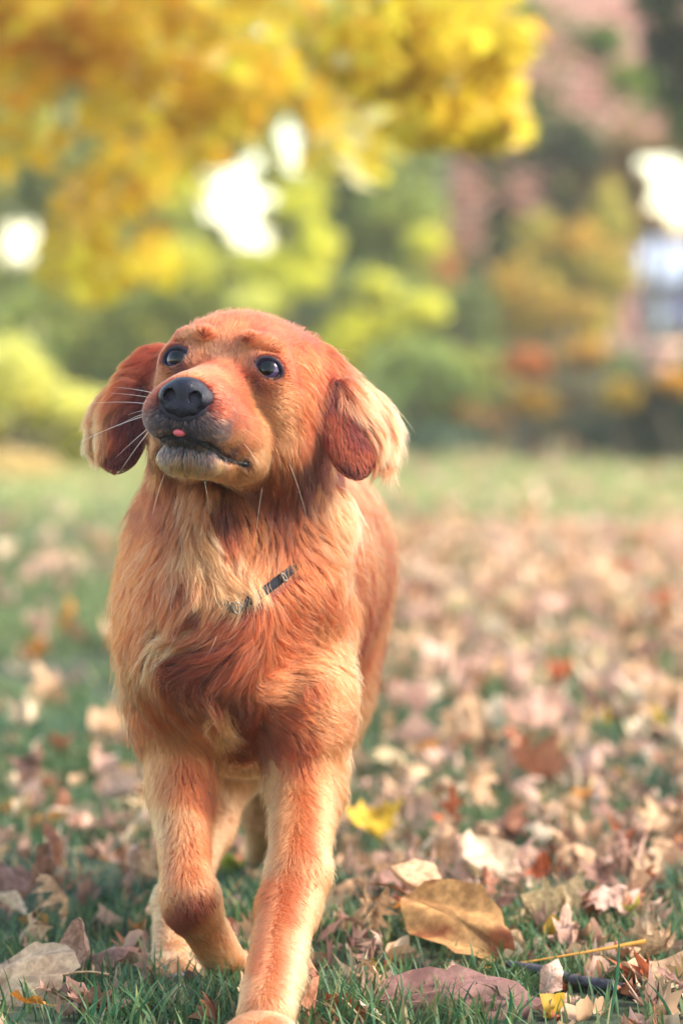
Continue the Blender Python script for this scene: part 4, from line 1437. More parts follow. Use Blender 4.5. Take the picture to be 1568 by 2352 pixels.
# head colours only: (x, y, z in the head frame, colour, reach, both sides)
mm = 0.001
G_HEAD = [
    (0, -20, 50, ORANGE, 26, 1), (30, -40, 50, srgb(178, 80, 40), 26, 1), (55, -60, 30, RED, 26, 1), (0, -70, 62, RED, 30, 1),
    (29, 4, 26, DEEP, 4.5, 1), (33, -2, 30, DARK, 5, 1), (24, 6, 22, TAN, 5, 1), (14, 4, 26, srgb(190, 108, 76), 8, 1), (26, 15, -3, srgb(74, 52, 76), 6, 1), (38, 17, -15, srgb(96, 62, 72), 5, 1), (29, 13, 6, srgb(92, 62, 78), 5, 1), (42, 14, 14, srgb(120, 62, 44), 5, 1), (22, 4, 26, RED, 8, 1), (28, 10, 14, TAN, 7, 1), (14, 6, 20, ORANGE, 10, 1),
    (0, 12, 10, srgb(200, 132, 104), 14, 1), (18, 18, -6, RED, 9, 1), (0, 35, -4, ORANGE, 12, 1), (0, 60, -14, TAN, 12, 1),
    (0, 82, -20, TAN, 10, 1), (18, 80, -28, ORANGE, 9, 1), (26, 95, -45, RED, 10, 1), (34, 75, -52, ORANGE, 12, 1),
    (30, 92, -64, INKM, 8, 1), (37, 60, -85, INK, 4.5, 1), (44, 38, -88, INKM, 4.5, 1), (30, 76, -82, INK, 5, 1), (36, 70, -68, BEIGE, 9, 1), (36, 9, 17, TAN, 5, 1), (14, 106, -60, INK, 9, 1), (0, 108, -62, INK, 9, 1),
    (22, 102, -66, INKM, 8, 1), (0, 92, -84, INK, 9, 1), (20, 84, -86, INK, 9, 1), (36, 56, -86, INK, 7, 1),
    (0, 84, -94, INKM, 6, 1), (20, 76, -95, INKM, 6, 1), (0, 78, -103, CREAM, 9, 1), (24, 66, -103, CREAM, 9, 1), (30, 40, -105, BEIGE, 12, 1),
    (42, 40, -68, TAN, 11, 1), (48, 20, -74, BEIGE, 10, 1), (52, 10, -95, BEIGE, 11, 1), (38, 40, -45, ORANGE, 12, 1),
    (50, 18, -40, TAN, 12, 1), (60, 0, -30, TAN, 13, 1), (62, -10, -55, TAN, 14, 1), (60, -10, -85, GOLD, 14, 1),
    (66, -20, -10, ORANGE, 14, 1), (72, -35, -40, ORANGE, 14, 1), (76, -55, -30, DARK, 12, 1), (74, -52, -72, DEEP, 14, 1), (72, -72, -40, DEEP, 14, 1), (70, -60, 0, DARK, 10, 1), (62, -35, -100, BROWN, 14, 1),  # dark guides behind the cheek paint the shade of the ear seam
    (62, -5, 10, ORANGE, 12, 1), (45, 15, -20, TAN, 7, 1),
]


def blend_anchors(uv, tab, default=None):
    """tab: (u, v, du, dv, len, colour, reach) -> direction (2), length, colour"""
    A = np.array([(t[0], t[1], t[2], t[3], t[4], *t[5], t[6]) for t in tab], np.float32)
    out = np.zeros((len(uv), 6), np.float32)
    vals = np.concatenate([unit(A[:, 2:4]), A[:, 4:8]], 1)
    for i in range(0, len(uv), 60000):
        d2 = ((uv[i:i + 60000, None, :] - A[None, :, :2]) ** 2).sum(-1)
        w = np.exp(-d2 / (2 * (A[:, 8] * 0.85) ** 2)) + 1e-7 / (1 + d2 * 1e-3) ** 2
        out[i:i + 60000] = (w @ vals) / w.sum(1, keepdims=True)
    return out


def head_colour(q):
    """q in the head frame (metres)"""
    qm = q * 1000
    qm = np.stack([np.abs(qm[:, 0]), qm[:, 1], qm[:, 2]], -1)
    A = np.array([(a[0], a[1], a[2], a[4]) for a in G_HEAD], np.float32)
    C = np.array([a[3] for a in G_HEAD], np.float32)
    out = np.zeros((len(q), 3), np.float32)
    for i in range(0, len(q), 60000):
        d2 = ((qm[i:i + 60000, None, :] - A[None, :, :3]) ** 2).sum(-1)
        w = np.exp(-d2 / (2 * (A[:, 3] * 0.8) ** 2)) + 1e-7 / (1 + d2 * 1e-2) ** 2
        out[i:i + 60000] = (w @ C) / w.sum(1, keepdims=True)
    return out


REGIONS = ['head', 'ear', 'neck', 'leg', 'rear']
_RMAP = {'head': 0, 'ear': 1, 'neck': 2, 'chest': 2, 'leg_plant': 3, 'leg_lift': 3, 'leg_hind': 4, 'body': 4}


def region_of(p):
    best = np.full(len(p), 9.0, np.float32)
    reg = np.zeros(len(p), np.int8)
    for pr in prims:
        if pr.cut:
            continue
        lo, hi = pr.bounds()
        m = np.all((p > lo - 0.04) & (p < hi + 0.04), 1)
        if not m.any():
            continue
        d = pr.dist(p[m].astype(np.float32))
        b = best[m]
        c = d < b
        b[c] = d[c]
        best[m] = b
        r = reg[m]
        r[c] = _RMAP[pr.region]
        reg[m] = r
    return reg


def coat(p, reg):
    """direction (world, not yet on the surface), length (m), colour"""
    n = len(p)
    u, v = UV(p)
    uv = np.stack([u, v], -1).astype(np.float32)
    D = np.zeros((n, 3), np.float32)
    L = np.zeros(n, np.float32)
    C = np.zeros((n, 3), np.float32)
    for rid, tab in ((1, G_EAR), (2, G_NECK), (3, G_LEG)):
        m = reg == rid
        if m.any():
            o = blend_anchors(uv[m], tab)
            d = np.stack([o[:, 0], np.full(m.sum(), 0.12), -o[:, 1]], -1)
            D[m], L[m], C[m] = unit(d), o[:, 2] * mm, o[:, 3:] * (1.26 if rid == 3 else 1.0)
    m = reg == 4
    if m.any():
        q = p[m]
        q_z = q[:, 2]
        D[m] = unit(np.array([0.12, 0.62, -0.75]))[None]
        L[m] = 0.009 + 0.015 * sstep(0.12, 0.25, q_z)
        t = np.clip((noise3(q * np.array([4.0, 4.0, 1.0]), 14, 5) - 0.5) * 1.9 + 0.5, 0, 1)[:, None]
        c = RED * 0.8 * (1 - t) + TAN * t
        low = sstep(0.30, 0.16, q[:, 2])[:, None]
        inner = sstep(0.04, 0.0, np.abs(q[:, 0] + 0.07))[:, None] * sstep(0.36, 0.28, q[:, 2])[:, None]
        low = np.maximum(low * 0.8, np.clip(inner * 1.3, 0, 1))
        C[m] = c * (1 - low) + (BEIGE * 0.4 + CREAM * 0.6) * low
    m = reg == 0
    if m.any():
        q = toH(p[m])
        C[m] = head_colour(q)
        x, y, z = q.T
        mt = sstep(0.50, 0.68, noise3(q * np.array([1, .7, 1]), 62, 77))[:, None] * sstep(0.08, 0.05, y)[:, None] * sstep(0.05, 0.03, z)[:, None]
        C[m] = C[m] * (1 - 0.35 * mt) + TAN * 0.35 * mt
        away = q - np.array([0, 0.118, -0.040])
        back = unit(away) + np.array([0, -0.35, 0])
        down = np.stack([np.sign(x) * 0.15, -0.35 + 0 * x, -1 + 0 * x], -1)
        w = (sstep(-0.045, -0.075, z) * sstep(0.06, 0.0, y) + sstep(0.02, -0.05, y) * sstep(0.045, 0.07, np.abs(x)))[:, None]
        w = np.clip(w, 0, 1)
        chin = sstep(-0.078, -0.088, z)[:, None] * sstep(0.0, 0.05, y)[:, None]
        w = np.maximum(w, chin)
        d = unit(back) * (1 - w) + unit(down) * w
        D[m] = unit(d) @ HM
        ln = 0.0052 + 0.0062 * sstep(0.06, -0.03, y) + 0.006 * w[:, 0] * sstep(0.06, -0.02, y) + 0.009 * sstep(-0.05, -0.1, y) + 0.003 * chin[:, 0]
        ex = np.minimum(*[np.linalg.norm(q - e, axis=1) for e in EYE])
        ln *= 0.45 + 0.55 * sstep(0.016, 0.032, ex)
        L[m] = ln
    return D, L, np.clip(C, 0, 1) ** 1.20 * 0.84 * np.where(C[:, :1] > C[:, 2:] * 1.6, np.array([[0.97, 0.81, 0.66]]), 1.0)


def eye_mask(p):
    q = toH(p)
    k = np.ones(len(p))
    for e, z in zip(EYE, GAZE):
        zz = unit(z)
        r = q - e
        a = r @ zz
        xx = unit(np.cross(zz, (0, 0, 1.0)))
        yy = np.cross(xx, zz)
        sg = np.sign(e[0])
        xx, yy = xx * math.cos(SLANT) - sg * yy * math.sin(SLANT), yy * math.cos(SLANT) + sg * xx * math.sin(SLANT)
        rr = np.sqrt((r @ xx / 0.0142) ** 2 + (r @ yy / 0.0104) ** 2)
        k = np.minimum(k, np.where(a > -0.004, sstep(0.92, 1.12, rr), 1))
    k = np.where(k < 1, k, k)
    # leather of the nose and the lips
    nn = np.sqrt((q[:, 0] / 0.0235) ** 2 + ((q[:, 1] - 0.105) / 0.022) ** 2 + ((q[:, 2] + 0.044) / 0.0185) ** 2)
    k = np.minimum(k, sstep(0.95, 1.05, nn))
    for a, b in MOUTH:
        ba = b - a
        t = np.clip(((q - a) @ ba) / (ba @ ba), 0, 1)
        dd = np.linalg.norm(q - a - t[:, None] * ba, axis=1)
        k = np.minimum(k, sstep(0.0036, 0.0056, dd))
    return k


# ------------------------------------------------------------------ skin surface
NRM = F.grad(BV)
V_REG = region_of(BV)
_hq = toH(BV[V_REG == 0]) * 1000
_hq = _hq[_hq[:, 0] > -1]
G_HEAD = [(*_hq[np.argmin(((_hq - np.array(a[:3])) ** 2).sum(1))], *a[3:]) for a in G_HEAD]     # guides sit on the surface
_, _, V_COL = coat(BV, V_REG)
_em = eye_mask(BV)[:, None]
V_COL = V_COL * 0.55 * _em + SKIN * 0.7 * (1 - _em)

skin = NT('dog_skin')
_at = skin.n('Attribute', attribute_name='tint')
_b = skin.n('BsdfPrincipled')
skin.l(_at.outputs['Color'], _b.inputs['Base Color'])
_b.inputs['Roughness'].default_value = 0.55
_b.inputs['Specular IOR Level'].default_value = 0.35
skin.l(skin.bump(skin.noise(600, 3), 0.4, 0.001), _b.inputs['Normal'])
skin.l(_b.outputs[0], skin.out.inputs[0])

DOG_AT = (-0.06, 3.60, 0.0)
dog = empty('dog', DOG_AT)
tag(dog, 'red golden retriever walking over the lawn, face lifted, one front paw raised', 'dog')
dog_body = link('body', mesh_np('body', BV, BF, skin.m, cols=V_COL), dog)

# ------------------------------------------------------------------ fur


def collar_dist(p):
    u, v = UV(p)
    d = np.full(len(p), 1e3)
    s = np.zeros(len(p))
    for a, b in zip(_CP, _CP[1:]):
        a, b = np.array(a, float), np.array(b, float)
        ba = b - a
        q = np.stack([u, v], -1)
        t = np.clip(((q - a) @ ba) / (ba @ ba), 0, 1)
        w = q - a - t[:, None] * ba
        dd = np.linalg.norm(w, axis=1)
        m = dd < d
        d[m] = dd[m]
        s[m] = w[m, 1]
    return d, s


def collar_mask(p):
    d, s = collar_dist(p)
    return np.where((p[:, 1] < 3.62) & (d < 10), 0.0, 1.0)


rng = np.random.default_rng(11)
tri = np.concatenate([BF[:, [0, 1, 2]], BF[:, [0, 2, 3]]])
ta, tb, tc_ = BV[tri[:, 0]], BV[tri[:, 1]], BV[tri[:, 2]]
area = np.linalg.norm(np.cross(tb - ta, tc_ - ta), axis=1) / 2
cen = (ta + tb + tc_) / 3
tn = NRM[tri[:, 0]]
toc = unit(CAM - cen)
facing = (tn * toc).sum(1)
treg = V_REG[tri[:, 0]]
dens = np.where(facing > -0.25, 1.0, 0.12)
dens *= np.array([3.2, 1.5, 1.0, 1.5, 0.45])[treg]
dens *= np.where(cen[:, 1] > 3.75, 0.6, 1.0)
wgt = area * dens
N_HAIR = HAIRS
pick = rng.choice(len(tri), N_HAIR, p=wgt / wgt.sum())
r1, r2 = rng.random(N_HAIR), rng.random(N_HAIR)
r1s = np.sqrt(r1)
root = ta[pick] * (1 - r1s)[:, None] + tb[pick] * (r1s * (1 - r2))[:, None] + tc_[pick] * (r1s * r2)[:, None]
em = eye_mask(root) * collar_mask(root)
keep = rng.random(N_HAIR) < em
root = root[keep]
n = len(root)
reg = region_of(root)
nrm = F.grad(root)
D0, L0, C0 = coat(root, reg)
jit = 1 + 0.35 * (rng.random(n) - 0.5) + 0.5 * (noise3(root, 55, 3) - 0.5)
_cd, _cs = collar_dist(root)
_above = (root[:, 1] < 3.62) & (_cs < 0) & (reg == 2) & (UV(root)[0] > 545)
L0 = np.where(_above, np.minimum(L0, np.maximum(_cd - 2, 10) / 2.5 * mm * (1.1 + 0.7 * rng.random(n))), L0)
L = L0 * jit
# locks: hairs lean towards a shared point of their lock
cell = np.clip(L0 * 0.30, 0.0018, 0.010)
lat = np.where(L0 > 0.03, 0.0095, np.where(L0 > 0.016, 0.0056, np.where(reg == 0, 0.0022, 0.0032)))
warp = root + 0.004 * (np.stack([noise3(root, 70, s_) for s_ in (11, 12, 13)], -1) - 0.5)
ci = np.floor(warp / lat[:, None]).astype(np.int64)
hsh = (((ci[:, 0] + 4000) * 16384 + ci[:, 1] + 4000) * 16384 + ci[:, 2] + 4000) * 1024 + (lat * 1e5).astype(np.int64) % 1024
_, inv = np.unique(hsh, return_inverse=True)
cnt = np.bincount(inv)
cc = np.stack([np.bincount(inv, root[:, i]) / cnt for i in range(3)], -1)
lock_c = cc[inv]
lock_r = rng.random((len(cnt), 4))[inv]
NP = 8
pts = np.zeros((n, NP, 3), np.float32)
pts[:, 0] = root - nrm * 0.0006
long_ = sstep(0.012, 0.035, L0)
lift0 = 0.34 + 0.20 * rng.random(n) - 0.10 * long_ + (0.10 + 0.14 * long_) * (lock_r[:, 0] - 0.5)
fly = rng.random(n) < 0.035
lift0 = lift0 + fly * (0.20 + 0.35 * rng.random(n)) * np.where(reg == 1, 0.4, 1)
L = L * (1 + fly * np.where(reg == 1, 0.0, 0.25))
side = np.cross(nrm, D0)
pos = pts[:, 0].astype(np.float64).copy()
d_cur = None
for k_ in range(1, NP):
    t = k_ / (NP - 1)
    if k_ in (1, 3, 5):
        Dk, _, _ = coat(pos, reg) if k_ > 1 else (D0, 0, 0)
        nk = F.grad(pos) if k_ > 1 else nrm
    nd = np.stack([noise3(pos, 28, s_) for s_ in (21, 22, 23)], -1) - 0.5
    dk = Dk + nd * (0.45 + 0.5 * long_)[:, None] + side * ((lock_r[:, 1] - 0.5) * (0.16 + 0.70 * long_))[:, None] + rng.normal(0, 0.10, (n, 3)) * (1 + 0.8 * (rng.random(n) < 0.12))[:, None]
    dk = dk - nk * (dk * nk).sum(1, keepdims=True)
    dk = unit(dk)
    lift = lift0 * (1.25 - 1.15 * t) * (1 - 0.35 * long_)
    d = unit(dk + nk * lift[:, None])
    pos = pos + d * (L / (NP - 1))[:, None]
    # gather the lock
    pull = (0.07 + 0.11 * long_) * t
    tgt = lock_c + (pos - root)
    pos = pos + (tgt - pos) * pull[:, None]
    if k_ in (2, 4, 6, 7):
        s_ = F.sample(pos)
        need = 0.0012 + 0.0035 * long_ * lock_r[:, 2] * min(1, t * 1.5)
        bad = (s_ < need) & (s_ > -0.02)
        if bad.any():
            g = F.grad(pos[bad])
            pos[bad] += g * (need[bad] - s_[bad])[:, None]
    pts[:, k_] = pos
print('fur', n, round(time.time() - T0, 1))

# colour along each hair
cvar = 1 + np.where(reg == 0, 0.80, 0.62) * (rng.random(n) - 0.5) + np.where(reg == 0, 0.50, 0.2) * (noise3(root, 110, 19) - 0.5) + np.where(reg == 0, 0.12, 0.14 + 0.26 * long_) * (lock_r[:, 3] - 0.5) + 0.25 * (noise3(root, 22, 9) - 0.5)
pale = sstep(0.75, 1.0, lock_r[:, 2]) * 0.24 * long_ + (rng.random(n) < 0.08) * 0.18
hc = C0 * cvar[:, None]
hc = hc * (1 - pale[:, None]) + CREAM * pale[:, None] * np.clip(C0.sum(1) / 0.8, 0.15, 1)[:, None]
# freckled whisker pads
qh = toH(root)
fr = (reg == 0) & (qh[:, 1] > 0.055)
spots = sstep(0.52, 0.60, noise3(root, 420, 31)) * fr * sstep(-0.025, -0.05, qh[:, 2]) * 0.45
hc = hc * (1 - spots[:, None]) + srgb(88, 52, 46) * spots[:, None]
inkish = (reg == 0) & (C0.sum(1) < 0.42) & (qh[:, 1] > 0.05)
lowlip = inkish & (qh[:, 2] < -0.082)
swap = (inkish & (rng.random(n) < 0.04 + 0.22 * sstep(0.50, 0.65, noise3(root, 260, 33)))) | (lowlip & (rng.random(n) < 0.22 + 0.5 * sstep(-0.088, -0.100, qh[:, 2])))
hc[swap] = (BEIGE * 0.8)[None] * (0.7 + 0.6 * rng.random(swap.sum()))[:, None]
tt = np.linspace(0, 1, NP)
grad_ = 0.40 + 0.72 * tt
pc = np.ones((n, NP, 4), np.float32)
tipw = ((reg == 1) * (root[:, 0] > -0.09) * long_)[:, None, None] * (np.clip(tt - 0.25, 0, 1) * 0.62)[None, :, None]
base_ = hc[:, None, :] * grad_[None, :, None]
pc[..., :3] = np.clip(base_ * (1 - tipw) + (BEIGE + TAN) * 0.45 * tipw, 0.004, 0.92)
rad0 = np.where(reg == 0, 0.00016, np.where(reg == 4, 0.00024, 0.00016)) * (0.7 + 0.6 * rng.random(n)) * (1 + 0.30 * long_)
prad = (rad0[:, None] * np.array([1.0, 1.0, 0.96, 0.88, 0.76, 0.60, 0.40, 0.10])[None]).astype(np.float32)


def hair_object(name, P_, Rr, Cc, mat, parent):
    hd = bpy.data.hair_curves.new(name)
    hd.add_curves([P_.shape[1]] * P_.shape[0])
    hd.points.foreach_set('position', np.ascontiguousarray(P_, np.float32).ravel())
    ra = hd.attributes.get('radius') or hd.attributes.new('radius', 'FLOAT', 'POINT')
    ra.data.foreach_set('value', np.ascontiguousarray(Rr, np.float32).ravel())
    ca = hd.attributes.new('tint', 'FLOAT_COLOR', 'POINT')
    ca.data.foreach_set('color', np.ascontiguousarray(Cc, np.float32).ravel())
    hd.materials.append(mat)
    return link(name, hd, parent)


def hair_material(name, rough=0.42, coat_amt=0.0):
    t = NT(name)
    at = t.n('Attribute', attribute_name='tint')
    h = t.n('BsdfHairPrincipled')
    h.model = 'CHIANG'
    h.parametrization = 'COLOR'
    t.l(at.outputs['Color'], h.inputs['Color'])
    h.inputs['Roughness'].default_value = rough
    h.inputs['Radial Roughness'].default_value = 0.65
    h.inputs['Random Roughness'].default_value = 0.15
    t.l(h.outputs[0], t.out.inputs[0])
    return t.m


fur_mat = hair_material('dog_fur')
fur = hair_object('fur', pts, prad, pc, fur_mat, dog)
scn.cycles_curves.shape = 'RIBBONS'

# ------------------------------------------------------------------ nose leather (its own finer surface)
def head_part(name, prs, lo, hi, h, mat, col=None):
    fld = Field(*[axis_grid([(a, b, h)]) for a, b in zip(lo, hi)])
    for q_ in prs:
        if not q_.cut:
            fld.add(q_)
    for q_ in prs:
        if q_.cut:
            fld.add(q_)
    v, f = surface_nets(fld)
    v = HEAD_O + v @ HM
    if np.linalg.det(HM) < 0:
        f = f[:, ::-1]
    return link(name, mesh_np(name, v, f, mat), dog)


def wet_mat(name, c, rough, spec, nscale, bstr, bdist, coat_w=0.0):
    t = NT(name)
    b = t.n('BsdfPrincipled')
    tc = t.n('TexCoord')
    vo = t.n('TexVoronoi')
    vo.inputs['Scale'].default_value = nscale
    t.l(tc.outputs['Object'], vo.inputs['Vector'])
    nz = t.noise(nscale * 0.12, 4)
    t.l(t.ramp(nz, [(0.3, np.array(c) * 0.75), (0.7, np.array(c) * 1.25)]), b.inputs['Base Color'])
    b.inputs['Roughness'].default_value = rough
    b.inputs['Specular IOR Level'].default_value = spec
    b.inputs['Coat Weight'].default_value = coat_w
    b.inputs['Coat Roughness'].default_value = 0.12
    t.l(t.bump(vo.outputs['Distance'], bstr, bdist), b.inputs['Normal'])
    t.l(b.outputs[0], t.out.inputs[0])
    return t.m


nose_mat = wet_mat('nose_leather', srgb(22, 21, 38), 0.32, 0.32, 950, 0.7, 0.0007)
nz_ = []
_ns = 1.08
E_ = lambda c, r, k=0.004, cut=False, M=None: nz_.append(Ell((np.array(c) * [_ns, 1, _ns] + [0, 0, 3.0]) * mm, np.array(r) * mm * _ns, M, k, 'n', cut))
C_ = lambda a, b, ra, rb, k=0.003, cut=False: nz_.append(Cone((np.array(a) * [_ns, 1, _ns] + [0, 0, 3.0]) * mm, (np.array(b) * [_ns, 1, _ns] + [0, 0, 3.0]) * mm, ra * mm * _ns, rb * mm * _ns, k, 'n', cut))
E_((0, 99, -40), (19.5, 17, 14.5), 0.004)
E_((0, 103, -33.5), (14, 12, 8), 0.006)
for s_ in (-1, 1):
    E_((s_ * 13.5, 101, -42), (9.5, 15, 10), 0.005)
    E_((s_ * 19, 94, -42), (6, 11, 8), 0.004)
    E_((s_ * 8, 106, -51), (7.5, 9, 6), 0.005)
E_((0, 104, -50), (6.5, 11, 10), 0.005)
C_((0, 104, -56), (0, 102, -68), 3.6, 2.6, 0.004)
for s_ in (-1, 1):
    E_((s_ * 10.8, 113, -41.5), (5.2, 14, 4.8), 0.002, True)
    C_((s_ * 12, 113, -43), (s_ * 22.5, 103, -47.0), 3.2, 1.5, 0.002, True)
    C_((s_ * 10.0, 112, -41.0), (s_ * 8.5, 98, -37.0), 4.2, 3.0, 0.002, True)
C_((0, 118.5, -48), (0, 109.5, -70), 0.9, 1.1, 0.001, True)
head_part('nose', nz_, (-.030, .075, -.075), (.030, .125, -.018), 0.0007, nose_mat)

# gum line and lower lip
lip_mat = wet_mat('lip_skin', srgb(26, 24, 36), 0.45, 0.5, 900, 0.4, 0.0005)
lp_ = []
for s_ in (-1, 1):
    for a_, b_ in zip(_mp, _mp[1:]):
        o_ = np.array([-0.0030 * s_, -0.0058, -0.0006])
        lp_.append(Cone(np.array([s_ * a_[0], a_[1], a_[2]]) + o_, np.array([s_ * b_[0], b_[1], b_[2]]) + o_, 0.0024, 0.0024, 0.003, 'l'))
    lp_.append(Ell(np.array([s_, 1, 1]) * _mp[-1] + np.array((-.0022 * s_, -.0020, 0)), np.array((3.2, 5, 2.8)) * mm, None, 0.004, 'l'))
head_part('lip', lp_, (-.060, .010, -.105), (.060, .112, -.068), 0.0009, lip_mat)

tongue_mat = wet_mat('tongue_skin', srgb(225, 96, 110), 0.35, 0.5, 700, 0.4, 0.0005)
_tg = _mp[0]
head_part('tongue', [Ell(_tg + np.array((-2, -4, 1.2)) * mm, np.array((6.2, 8, 3.4)) * mm, None, 0.002, 't'),
                     Ell(_tg + np.array((-2, 1.0, .2)) * mm, np.array((5.2, 3.2, 3.4)) * mm, None, 0.002, 't')],
          _tg - 0.016, _tg + 0.012, 0.0006, tongue_mat)

# ------------------------------------------------------------------ eyes
eye_m = NT('eye_ball')
_tc = eye_m.n('TexCoord')
_sp = eye_m.n('SeparateXYZ')
eye_m.l(_tc.outputs['Object'], _sp.inputs[0])
_l2 = eye_m.n('Math', operation='MULTIPLY')
_l2.inputs[1].default_value = 1 / EYE_R
eye_m.l(_sp.outputs['Z'], _l2.inputs[0])
_c = eye_m.ramp(_l2.outputs[0], [(0.50, srgb(60, 52, 72)), (0.58, srgb(14, 12, 24)), (0.68, srgb(44, 36, 66)), (0.84, srgb(74, 58, 96)), (0.88, (0.002, 0.002, 0.003)), (1.0, (0.002, 0.002, 0.003))])  # iris violet has the blue sky reflection painted into it
_b = eye_m.n('BsdfPrincipled')
eye_m.l(_c, _b.inputs['Base Color'])
_b.inputs['Roughness'].default_value = 0.25
_b.inputs['Specular IOR Level'].default_value = 0.05
_b.inputs['Coat Weight'].default_value = 1.0
_b.inputs['Coat Roughness'].default_value = 0.02
_b.inputs['Coat IOR'].default_value = 1.37
eye_m.l(_b.outputs[0], eye_m.out.inputs[0])


def ball_mesh(name, r, bulge, mat, nu=48, nv=32):
    """sphere about the origin looking along +z, cornea slightly raised"""
    th = np.linspace(0, math.pi, nv)
    ph = np.linspace(0, 2 * math.pi, nu, endpoint=False)
    T, Ph = np.meshgrid(th, ph, indexing='ij')
    rr = r + bulge * np.exp(-(T / 0.55) ** 2)
    v = np.stack([rr * np.sin(T) * np.cos(Ph), rr * np.sin(T) * np.sin(Ph), rr * np.cos(T)], -1).reshape(-1, 3)
    i = np.arange(nv - 1)[:, None] * nu
    j = np.arange(nu)[None]
    f = np.stack([i + j, i + nu + j, i + nu + (j + 1) % nu, i + (j + 1) % nu], -1).reshape(-1, 4)
    return mesh_np(name, v, f, mat)


_eye_mesh = ball_mesh('eye', EYE_R, 0.0007, eye_m.m)
for e in EYE:
    look = unit(np.array([np.sign(e[0]) * 0.10 - 0.02, 0.95, 0.20]))           # looking up past the viewer
    w_ = look @ HM
    o = link('eye', _eye_mesh, None)
    o.parent = dog
    o.rotation_euler = Vector(w_).to_track_quat('Z', 'Y').to_euler()
    o.location = Vector(H(*e)) - Vector(DOG_AT)

# ------------------------------------------------------------------ whiskers and stray long hairs
wr = random.Random(5)
W_, WR_ = [], []


def whisker(a, d, ln, droop, r=0.00030):
    """a in the head frame, d direction in the world"""
    a = H(*a) if len(a) == 3 else a
    d = unit(np.array(d, float))
    p = [a]
    for k in range(1, 9):
        d = unit(d + np.array([0, 0, -droop]))
        p.append(p[-1] + d * ln / 8)
    W_.append(p)
    WR_.append([r * (1 - 0.88 * k / 8) for k in range(9)])


for (y, z, dx, dz, ln, dr) in ((.070, -.038, -1, .25, .042, .02), (.064, -.042, -1, .22, .046, .02), (.072, -.048, -1, .16, .060, .03), (.066, -.054, -1, .0, .038, .08),
                               (.074, -.056, -1, -.25, .088, .035), (.062, -.062, -.8, -.6, .050, .02), (.068, -.066, -.7, -.8, .056, .03), (.058, -.050, -1, .05, .030, .05)):
    whisker((-.037, y, z), (dx, 0.25, dz), ln, dr, 0.00028)
for (y, z, dx, dz, ln, dr) in ((.070, -.046, .9, -.1, .030, .05), (.060, -.056, .9, -.4, .034, .05), (.050, -.066, .7, -.7, .036, .05)):
    whisker((.037, y, z), (dx, -0.5, dz), ln, dr, 0.00022)
for (x, y, z, dx, dz, ln, dr) in ((.050, .0, -.104, -.15, -1, .052, -.02), (.066, -.02, -.078, .45, -.9, .056, .06), (-.028, .045, -.106, -.4, -1, .044, .03), (.012, .055, -.106, .25, -1, .018, .0)):
    whisker((x, y, z), (dx, -0.15, dz), ln, dr + .05, 0.00013)
whisker(tuple(toH(P(497, 1462, 3.44))), (-.3, -.1, -1), .022, -.10, 0.0004)
wp = np.array(W_)
wc = np.ones(wp.shape[:2] + (4,), np.float32)
wc[..., :3] = np.minimum(CREAM * 1.1, 0.95)
hair_object('whiskers', wp, np.array(WR_), wc, fur_mat, dog)

# ------------------------------------------------------------------ collar
strap_mat = simple_mat('collar_strap', srgb(22, 24, 36), 0.8, 0.3, 900, 0.3, 0.5, 0.0006)
metal_mat = simple_mat('collar_metal', srgb(120, 112, 108), 0.38, 0.5, 200, 0.1, 0.0, metallic=1.0)
cv = [(395, 1310, 3.50), (440, 1352, 3.455), (490, 1380, 3.43), (528, 1386, 3.42), (560, 1396, 3.42), (600, 1374, 3.43), (640, 1342, 3.45), (668, 1316, 3.475), (720, 1250, 3.53)]
cp = np.array([P(*c) for c in cv])
tt_ = np.linspace(0, len(cp) - 1, 61)


def spline(t, pts_):
    """Catmull-Rom through pts_"""
    i = np.clip(np.floor(t).astype(int), 0, len(pts_) - 2)
    f = (t - i)[:, None]
    g = lambda k: pts_[np.clip(i + k, 0, len(pts_) - 1)]
    return 0.5 * ((2 * g(0)) + (-g(-1) + g(1)) * f + (2 * g(-1) - 5 * g(0) + 4 * g(1) - g(2)) * f ** 2 + (-g(-1) + 3 * g(0) - 3 * g(1) + g(2)) * f ** 3)


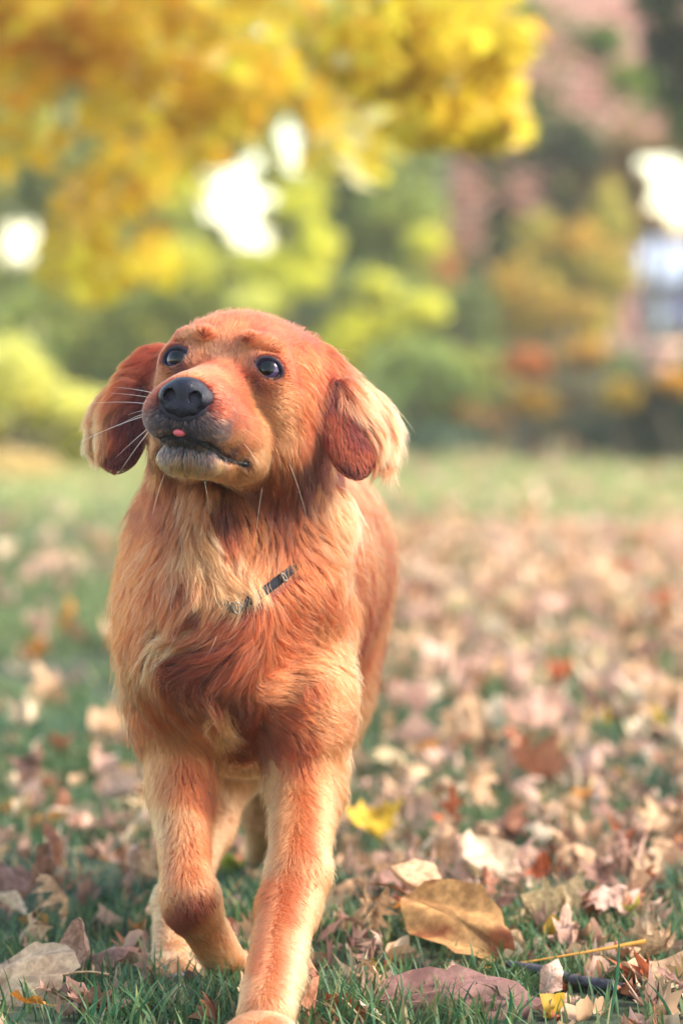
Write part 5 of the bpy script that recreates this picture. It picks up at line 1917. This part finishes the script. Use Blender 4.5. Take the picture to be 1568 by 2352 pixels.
path = spline(tt_, cp)
_uu = UV(path)[0]
_offc = -0.002 + 0.0066 * sstep(505, 530, _uu) * sstep(690, 672, _uu)
for _ in range(4):                                        # lay it on the coat
    sd_ = F.sample(path)
    path = path + F.grad(path) * (_offc - sd_)[:, None]
path[2:-2] = (path[:-4] + path[1:-3] + path[2:-2] + path[3:-1] + path[4:]) / 5
ng = F.grad(path)
tg = unit(np.gradient(path, axis=0))
wd = unit(np.cross(tg, ng))
prof = [(-0.0044, 0), (-0.0040, 0.0010), (0, 0.0014), (0.0040, 0.0010), (0.0044, 0), (0.0040, -0.0010), (0, -0.0010), (-0.0040, -0.0010)]
sv = np.concatenate([path + wd * a + ng * b for a, b in prof]).reshape(len(prof), len(path), 3)
ff = []
for a in range(len(prof)):
    b = (a + 1) % len(prof)
    for i in range(len(path) - 1):
        ff.append((a * len(path) + i, a * len(path) + i + 1, b * len(path) + i + 1, b * len(path) + i))
collar = link('collar', mesh_np('collar', sv.reshape(-1, 3), np.array(ff), strap_mat), dog)


def ring_mesh(name, c, ax1, ax2, r1, r2, tr, mat, n=32, m=10):
    a = np.linspace(0, 2 * math.pi, n, endpoint=False)
    b = np.linspace(0, 2 * math.pi, m, endpoint=False)
    ce = ax1[None] * np.cos(a)[:, None] * r1 + ax2[None] * np.sin(a)[:, None] * r2
    nn = np.cross(ax1, ax2)
    out = unit(ce)
    v = (c + ce)[:, None] + out[:, None] * (np.cos(b) * tr)[None, :, None] + nn[None, None] * (np.sin(b) * tr)[None, :, None]
    i = np.arange(n)[:, None]
    j = np.arange(m)[None]
    f = np.stack([i * m + j, ((i + 1) % n) * m + j, ((i + 1) % n) * m + (j + 1) % m, i * m + (j + 1) % m], -1).reshape(-1, 4)
    return mesh_np(name, v.reshape(-1, 3), f, mat)


for kk, (idx, r1_, r2_) in enumerate(((30, 0.0036, 0.0050), (51, 0.0018, 0.0040))):
    c_ = path[idx] + ng[idx] * 0.0035
    o = link('buckle' if kk == 0 else 'keeper_ring', ring_mesh('buckle', c_, tg[idx], wd[idx], r1_, r2_, 0.0010, metal_mat), None)
    o.parent = collar
    o.matrix_parent_inverse = collar.matrix_world.inverted()
